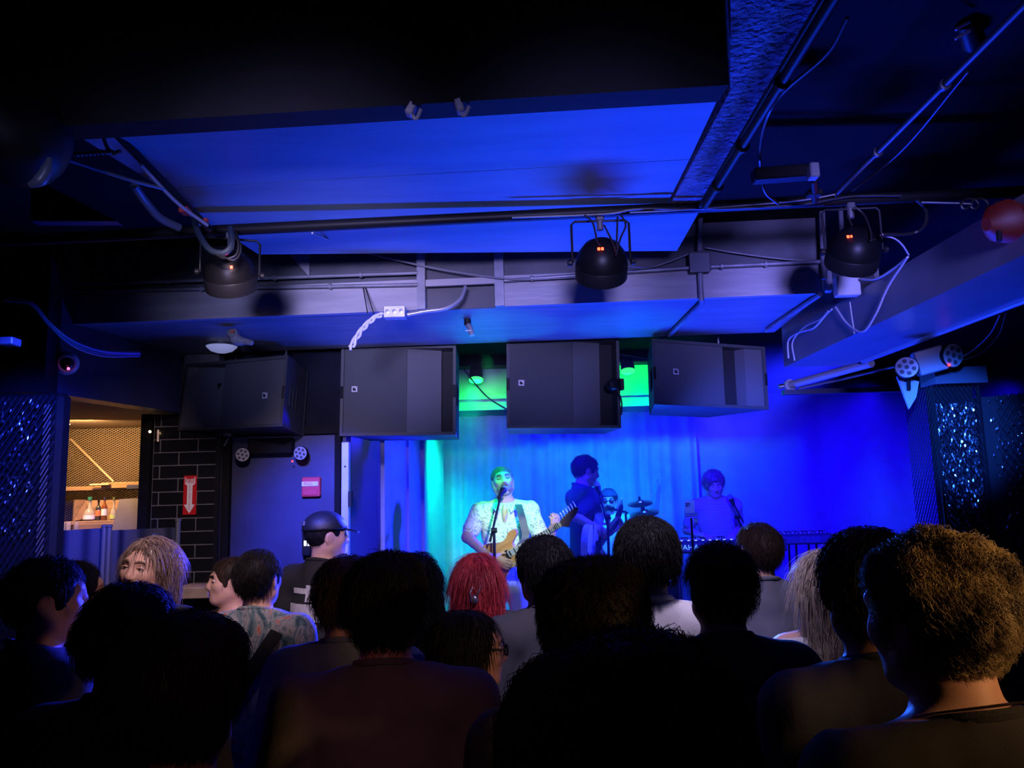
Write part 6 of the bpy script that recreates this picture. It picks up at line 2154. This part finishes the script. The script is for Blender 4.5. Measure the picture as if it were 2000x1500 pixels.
MB().tube([PS(1563, 1115, 5.93), PS(1588, 1120, 5.93)], 0.007, 6).build('cross_bar', M_METAL, ks2)
# phone on a tripod pole
ph = empty('phone_tripod', (PS(1352, 1060, 4.8).x, 4.8 * KS, SZ), label='slim pole tripod holding a phone at the stage edge', cat='tripod')
q = PS(1350, 1012, 4.8)
MB().tube([(PS(1352, 1060, 4.8).x, 4.8 * KS, SZ + 0.15), q], 0.008, 8).build('pole', M_BLKMET, ph, smooth=True)
MB().box(q + Vector((0, 0, 0.02)), (0.085, 0.025, 0.014), bevel=0.003).build('clamp', M_METAL, ph)
MB().box(q + Vector((0.03, -0.01, -0.02)), (0.03, 0.02, 0.035), bevel=0.003).build('knob', M_METAL, ph)
for s2 in (-1, 1):
    MB().box(q + Vector((s2 * 0.04, 0, 0.03)), (0.01, 0.025, 0.03), bevel=0.003).build('jaw', M_METAL, ph)
for k in range(3):
    a = k * 2.09
    MB().tube([(q.x, 4.8 * KS, SZ + 0.3), (q.x + 0.2 * math.cos(a), 4.8 * KS + 0.2 * math.sin(a), SZ + 0.006)], 0.007, 6).build('leg', M_BLKMET, ph)
q = PS(1347, 990, 4.8)
phn = empty('phone', q, label='pale smartphone clipped upright on the slim pole tripod', cat='phone')
MB().box(q, (0.074, 0.009, 0.094), Matrix.Rotation(R(3), 3, 'Y'), bevel=0.004).build('case', mat('phone_case', (0.6, 0.65, 0.66), 0.3), phn)
MB().box(q + Vector((-0.014, -0.006, 0.016)), (0.034, 0.004, 0.032), bevel=0.002).build('camera_bump', mat('phone_bump', (0.3, 0.35, 0.38), 0.3), phn)
for dx, dz in ((-0.022, 0.022), (-0.006, 0.022), (-0.022, 0.008)):
    MB().lathe([(0.005, 0), (0.005, 0.003)], q + Vector((dx, -0.008, dz)), (0, -1, 0), 10).build('camera_lens', M_IRIS, phn)
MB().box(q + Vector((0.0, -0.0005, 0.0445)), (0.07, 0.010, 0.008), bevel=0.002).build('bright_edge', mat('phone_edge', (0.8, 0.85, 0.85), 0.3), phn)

# ------------------------------------------------------------------ crowd
CR = []
person('person in a navy tee looking right, blue rim on the shoulder, left edge', 82, 1086, 2.2, -42, hair='short', skin='fair', shirt=C_NAVY, width=1.08, vox=0.0095, head=(-18, -3, 0), nstr=1200)
person('person in a camouflage shirt mostly behind the one at the left edge', 140, 1092, 2.75, -20, hair='short', skin='tan', shirt=M_CAMO, head=(-30, 0, 0), nstr=500)
person('person with long light brown hair facing back by the navy screen', 286, 1046, 2.95, 172, hair='long', hairmat=H_LIGHTBROWN, skin='fair', shirt=C_BLACK, face=True, female=True, vox=0.008,
       head=(0, 2, -8), width=0.92, nstr=2600)
person('dark-haired person silhouetted before the long-haired one turning round', 244, 1146, 1.78, 5, hair='mop', skin='tan', shirt=C_BLACK, nstr=1500)
person('large dark head silhouetted close to the camera at lower left', 348, 1206, 1.2, 0, hair='mop', skin='tan', shirt=C_BLACK, vox=0.0095, nstr=3000, strand=dict(width=0.0007, lift=0.003), width=1.05)
fl, fs_, fhx, _ = person('person in a grey floral shirt with black bag strap across the back', 504, 1072, 3.08, -6, hair='short', hairmat=M_BLACKHAIR, skin='fair', shirt=M_FLORAL, head=(-10, 0, 0), width=0.98, vox=0.0095, folds=0.009, nstr=1600)
bgs = MB()
pts = [Vector(v) * fs_ for v in ((0.145, 0.05, 1.425), (0.13, -0.03, 1.466), (0.10, -0.085, 1.41), (0.05, -0.128, 1.32), (-0.02, -0.13, 1.20), (-0.09, -0.115, 1.09), (-0.15, -0.06, 1.0))]
qs = spline(pts, 5)
V, F = [], []
for i, c in enumerate(qs):
    for dx, dy, dz in ((-0.022, -0.004, 0.012), (0.022, -0.004, -0.012), (0.022, 0.004, -0.012), (-0.022, 0.004, 0.012)):
        V.append(c + Vector((dx, dy - 0.002, dz)))
    if i:
        o = 4 * (i - 1)
        for k in range(4):
            F.append((o + k, o + 4 + k, o + 4 + (k + 1) % 4, o + (k + 1) % 4))
bgs.add([MW[fl.name] @ v for v in V], F)
bso = bgs.build('bag_strap', mat('webbing_black', (0.005, 0.005, 0.006), 0.8, spec=0.2), label='black bag strap slung over the floral shirt', cat='strap')
person('person in a pale strap top facing the one in the floral shirt', 456, 1086, 3.62, 150, hair='short', hairmat=M_BROWNHAIR, skin='fair', shirt=cloth('top_cream', (0.6, 0.55, 0.42)), face=True, female=True, sleeveless=True, neckz=1.46,
       width=0.9, vox=0.0095, head=(-30, 0, 0), nstr=700)
cp, cs_, chx, _ = person('person in a black cap and black tee with white print on the back', 630, 997, 3.92, -24, hair='cropped', skin='fair', shirt=C_BLACK, head=(-38, -4, 0), width=1.05, vox=0.009, nstr=700)
# cap with brim and patch
V, Q = sdf_mesh([chx(p) for p in (Ell((0, -0.01, 1.665), (0.094, 0.115, 0.092), k=0.02), Half((0, 0, 1.662), (0, 0.1, -1)))], 0.006)
M_CAPC = mat('cap_cotton', (0.012, 0.012, 0.016), 0.5, bump=0.2, bscale=200)
capo = mesh_np('cap', V * cs_, Q, M_CAPC, cp)
br = [chx.pt((0.085 * math.cos(a), 0.075 + 0.095 * max(0.0, math.sin(a)), 1.668 - 0.02 * math.sin(a))) for a in np.linspace(0, math.pi, 14)]
MB().prism([Vector(v) * cs_ for v in br], Vector((0, 0, 0.006))).build('brim', M_CAPC, capo, world=False)
MB().box(Vector(chx.pt((0, -0.122, 1.69))) * cs_, (0.05, 0.008, 0.022), Matrix(chx.r.tolist())).build('rear_strap', mat('cap_patch', (0.12, 0.12, 0.15), 0.4), capo, world=False)
# white print blocks on the back of the tee, draped on the cloth
def back_patch(root, s, x0, x1, z0, z1, m, name='printed_block', y=-0.14):
    shirt_o = [c for c in root.children if c.name.startswith('shirt')][0]
    n, k = 8, 4
    me = shirt_o.data
    co = np.zeros(len(me.vertices) * 3)
    me.vertices.foreach_get('co', co)
    co = co.reshape(-1, 3)
    co = co[co[:, 1] < 0.0]
    V, F = [], []
    for j in range(k + 1):
        for i in range(n + 1):
            x, z = (x0 + (x1 - x0) * i / n) * s, (z0 + (z1 - z0) * j / k) * s
            d = (co[:, 0] - x) ** 2 + (co[:, 2] - z) ** 2
            nb = np.argsort(d)[:4]
            V.append((x, co[nb, 1].min() - 0.004, z))
    for j in range(k):
        for i in range(n):
            a = j * (n + 1) + i
            F.append((a, a + 1, a + n + 2, a + n + 1))
    o = mesh_np(name, V, F, m, root, smooth=True)
    return o


for (x0, x1, z0, z1) in ((-0.11, -0.01, 1.365, 1.39), (-0.02, 0.045, 1.33, 1.405), (-0.13, 0.06, 1.24, 1.32), (-0.13, 0.045, 1.14, 1.23), (-0.12, -0.02, 1.09, 1.13), (-0.03, 0.05, 1.07, 1.105), (-0.13, 0.05, 1.03, 1.06)):
    back_patch(cp, cs_, x0, x1, z0, z1, M_PRINT)
person('person with dark brown hair in a denim shirt behind the centre-left head', 674, 1091, 2.32, 2, hair='mop', hairmat=M_BROWNHAIR, skin='tan', shirt=C_DENIM, vox=0.0095, head=(6, 0, 0), nstr=1200, sleeve='long')
person('person in a slate tee seen from behind, blue rim along the right shoulder', 752, 1087, 1.85, 3, hair='swept', skin='tan', shirt=C_DKGREEN, vox=0.0085, width=1.12, head=(-6, 0, 0), nstr=1800)
person('person with long dark wavy hair behind the slate tee', 812, 1076, 2.92, 0, hair='long', skin='tan', shirt=C_BLACK, female=True, width=0.92, nstr=1800, strand=dict(curl=0.004, lift=0.006))
rd, rs_, rhx, _ = person('person with long bright red hair held by a metal clip', 932, 1079, 3.25, -3, hair='long', hairmat=H_RED, skin='fair', shirt=C_CHAR, female=True, width=0.92, vox=0.010, nstr=3500, strand=dict(lift=0.004, length=0.15))
hc = MB()
cpt = Vector((0.0, -0.165, 1.565))
hcp = empty('hair_clip', MW[rd.name] @ (Vector((0, -0.17, 1.57)) * rs_), label='round metal hair clip with prongs in the bright red hair', cat='hair clip')
MB().ball(MW[rd.name] @ (cpt * rs_), (0.018, 0.012, 0.018), 14, 10).build('disc', mat('clip_metal', (0.3, 0.28, 0.3), 0.3, metal=0.8), hcp, smooth=True)
for sd in (-1, 1):
    MB().tube([MW[rd.name] @ (Vector(v) * rs_) for v in ((sd * 0.008, -0.168, 1.565), (sd * 0.016, -0.172, 1.59), (sd * (0.006 if sd < 0 else 0.026), -0.158, 1.615))], 0.003, 8, 4).build('prong', M_METAL, hcp, smooth=True)
person('dark-haired person in a charcoal tee with the ear showing, beside the red hair', 1062, 1051, 2.8, 22, hair='mop', skin='fair', shirt=C_CHAR, vox=0.0095, width=1.0, head=(14, 0, 0), nstr=1800)
gw_, gs_, ghx, _ = person('person with dark long hair and glasses in profile facing right', 908, 1191, 2.22, -66, hair='long', skin='tan', shirt=C_BLACK, face=True, female=True, width=0.92, vox=0.0075, head=(-12, -4, 0), nstr=2200)
g2 = MB()
for sd in (1, -1):
    g2.tube([Lh(ghx, gs_, (sd * 0.033 + 0.024 * math.cos(a), 0.108, 1.636 + 0.016 * math.sin(a))) for a in np.linspace(0, 2 * math.pi, 17)], 0.0028, 6)
    g2.tube([Lh(ghx, gs_, (sd * 0.057, 0.106, 1.642)), Lh(ghx, gs_, (sd * 0.082, 0.0, 1.645))], 0.003, 6)
g2.tube([Lh(ghx, gs_, (-0.01, 0.11, 1.64)), Lh(ghx, gs_, (0.01, 0.11, 1.64))], 0.0028, 6)
g2.build('glasses', M_BLKMET, gw_, smooth=True, world=False)
person('bushy dark head silhouetted in the middle of the crowd', 1156, 1107, 1.5, 0, hair='bushy', skin='tan', shirt=C_BLACK, vox=0.0095, nstr=4000, strand=dict(length=0.022, curl=0.002, width=0.0007, lift=0.004), width=1.02)
person('very close dark head at the bottom centre of the picture', 1215, 1282, 0.68, 0, hair='bushy', skin='tan', shirt=C_BLACK, vox=0.0095, nstr=5000, strand=dict(length=0.03, width=0.0006, lift=0.002), width=1.05)
person('black-haired person in a white tee before the drum kit', 1260, 1015, 2.48, 4, hair='mop', skin='fair', shirt=C_WHITE, vox=0.0085, head=(0, 0, 0), nstr=2200)
person('person with spiky black hair in a dark collared shirt before the keyboard', 1404, 1060, 2.1, 2, hair='short', skin='fair', shirt=C_BLACK, vox=0.009, width=1.05, nstr=2200, strand=dict(lift=0.012, width=0.0009), sleeve='long')
person('person with short brown hair in a blue-grey tee near the second keyboard', 1480, 1020, 3.3, 8, hair='short', hairmat=M_BROWNHAIR, skin='fair', shirt=C_GREY, vox=0.0095, head=(10, 0, 0), nstr=1600)
person('person with long straight blonde hair beside the navy tee', 1612, 1071, 2.55, 5, hair='long', hairmat=H_BLONDE, skin='fair', shirt=C_WHITE, female=True, width=0.9, vox=0.0095, nstr=3500, strand=dict(length=0.16, lift=0.004), sleeveless=True, neckz=1.45)
person('person with dark hair in a navy tee half behind the near blonde curls', 1694, 1040, 1.62, 6, hair='mop', skin='tan', shirt=C_NAVY, vox=0.009, nstr=1800)
nr, ns_, nhx, _ = person('close person with dirty blonde curls and a thin neck chain at lower right', 1842, 1038, 1.2, 16, hair='curly', hairmat=H_DIRTY, skin='fair', shirt=C_BLACK, vox=0.0065, head=(12, -6, -4), nstr=9000,
       strand=dict(length=0.03, lift=0.006, curl=0.004, width=0.0008, K=6), width=1.05, neckz=1.485)
ch = MB()
ch.tube([Vector((0.072 * math.cos(a), -0.02 + 0.070 * math.sin(a), 1.498 - 0.35 * (0.07 * math.sin(a)))) * ns_ for a in np.linspace(0, 2 * math.pi, 40)], 0.0018, 6)
ch.build('neck_chain', mat('chain_gold', (0.7, 0.5, 0.25), 0.25, metal=1.0), nr, smooth=True, world=False)

# ------------------------------------------------------------------ stage haze
hz = MB().box((1.95, 6.52, 1.72), (5.6, 2.8, 2.8)).build('stage_haze', MATS['stage_curtain_cloth'])
hm = bpy.data.materials.new('haze')
hm.use_nodes = True
nt = hm.node_tree
nt.nodes.clear()
out = nt.nodes.new('ShaderNodeOutputMaterial')
vs = nt.nodes.new('ShaderNodeVolumeScatter')
vs.inputs['Density'].default_value = 0.045
vs.inputs['Anisotropy'].default_value = 0.2
vs.inputs['Color'].default_value = (1, 1, 1, 1)
nt.links.new(vs.outputs['Volume'], out.inputs['Volume'])
hz.data.materials.clear()
hz.data.materials.append(hm)
tag(hz, 'thin blue stage haze hanging around the band', 'haze', kind='stuff')
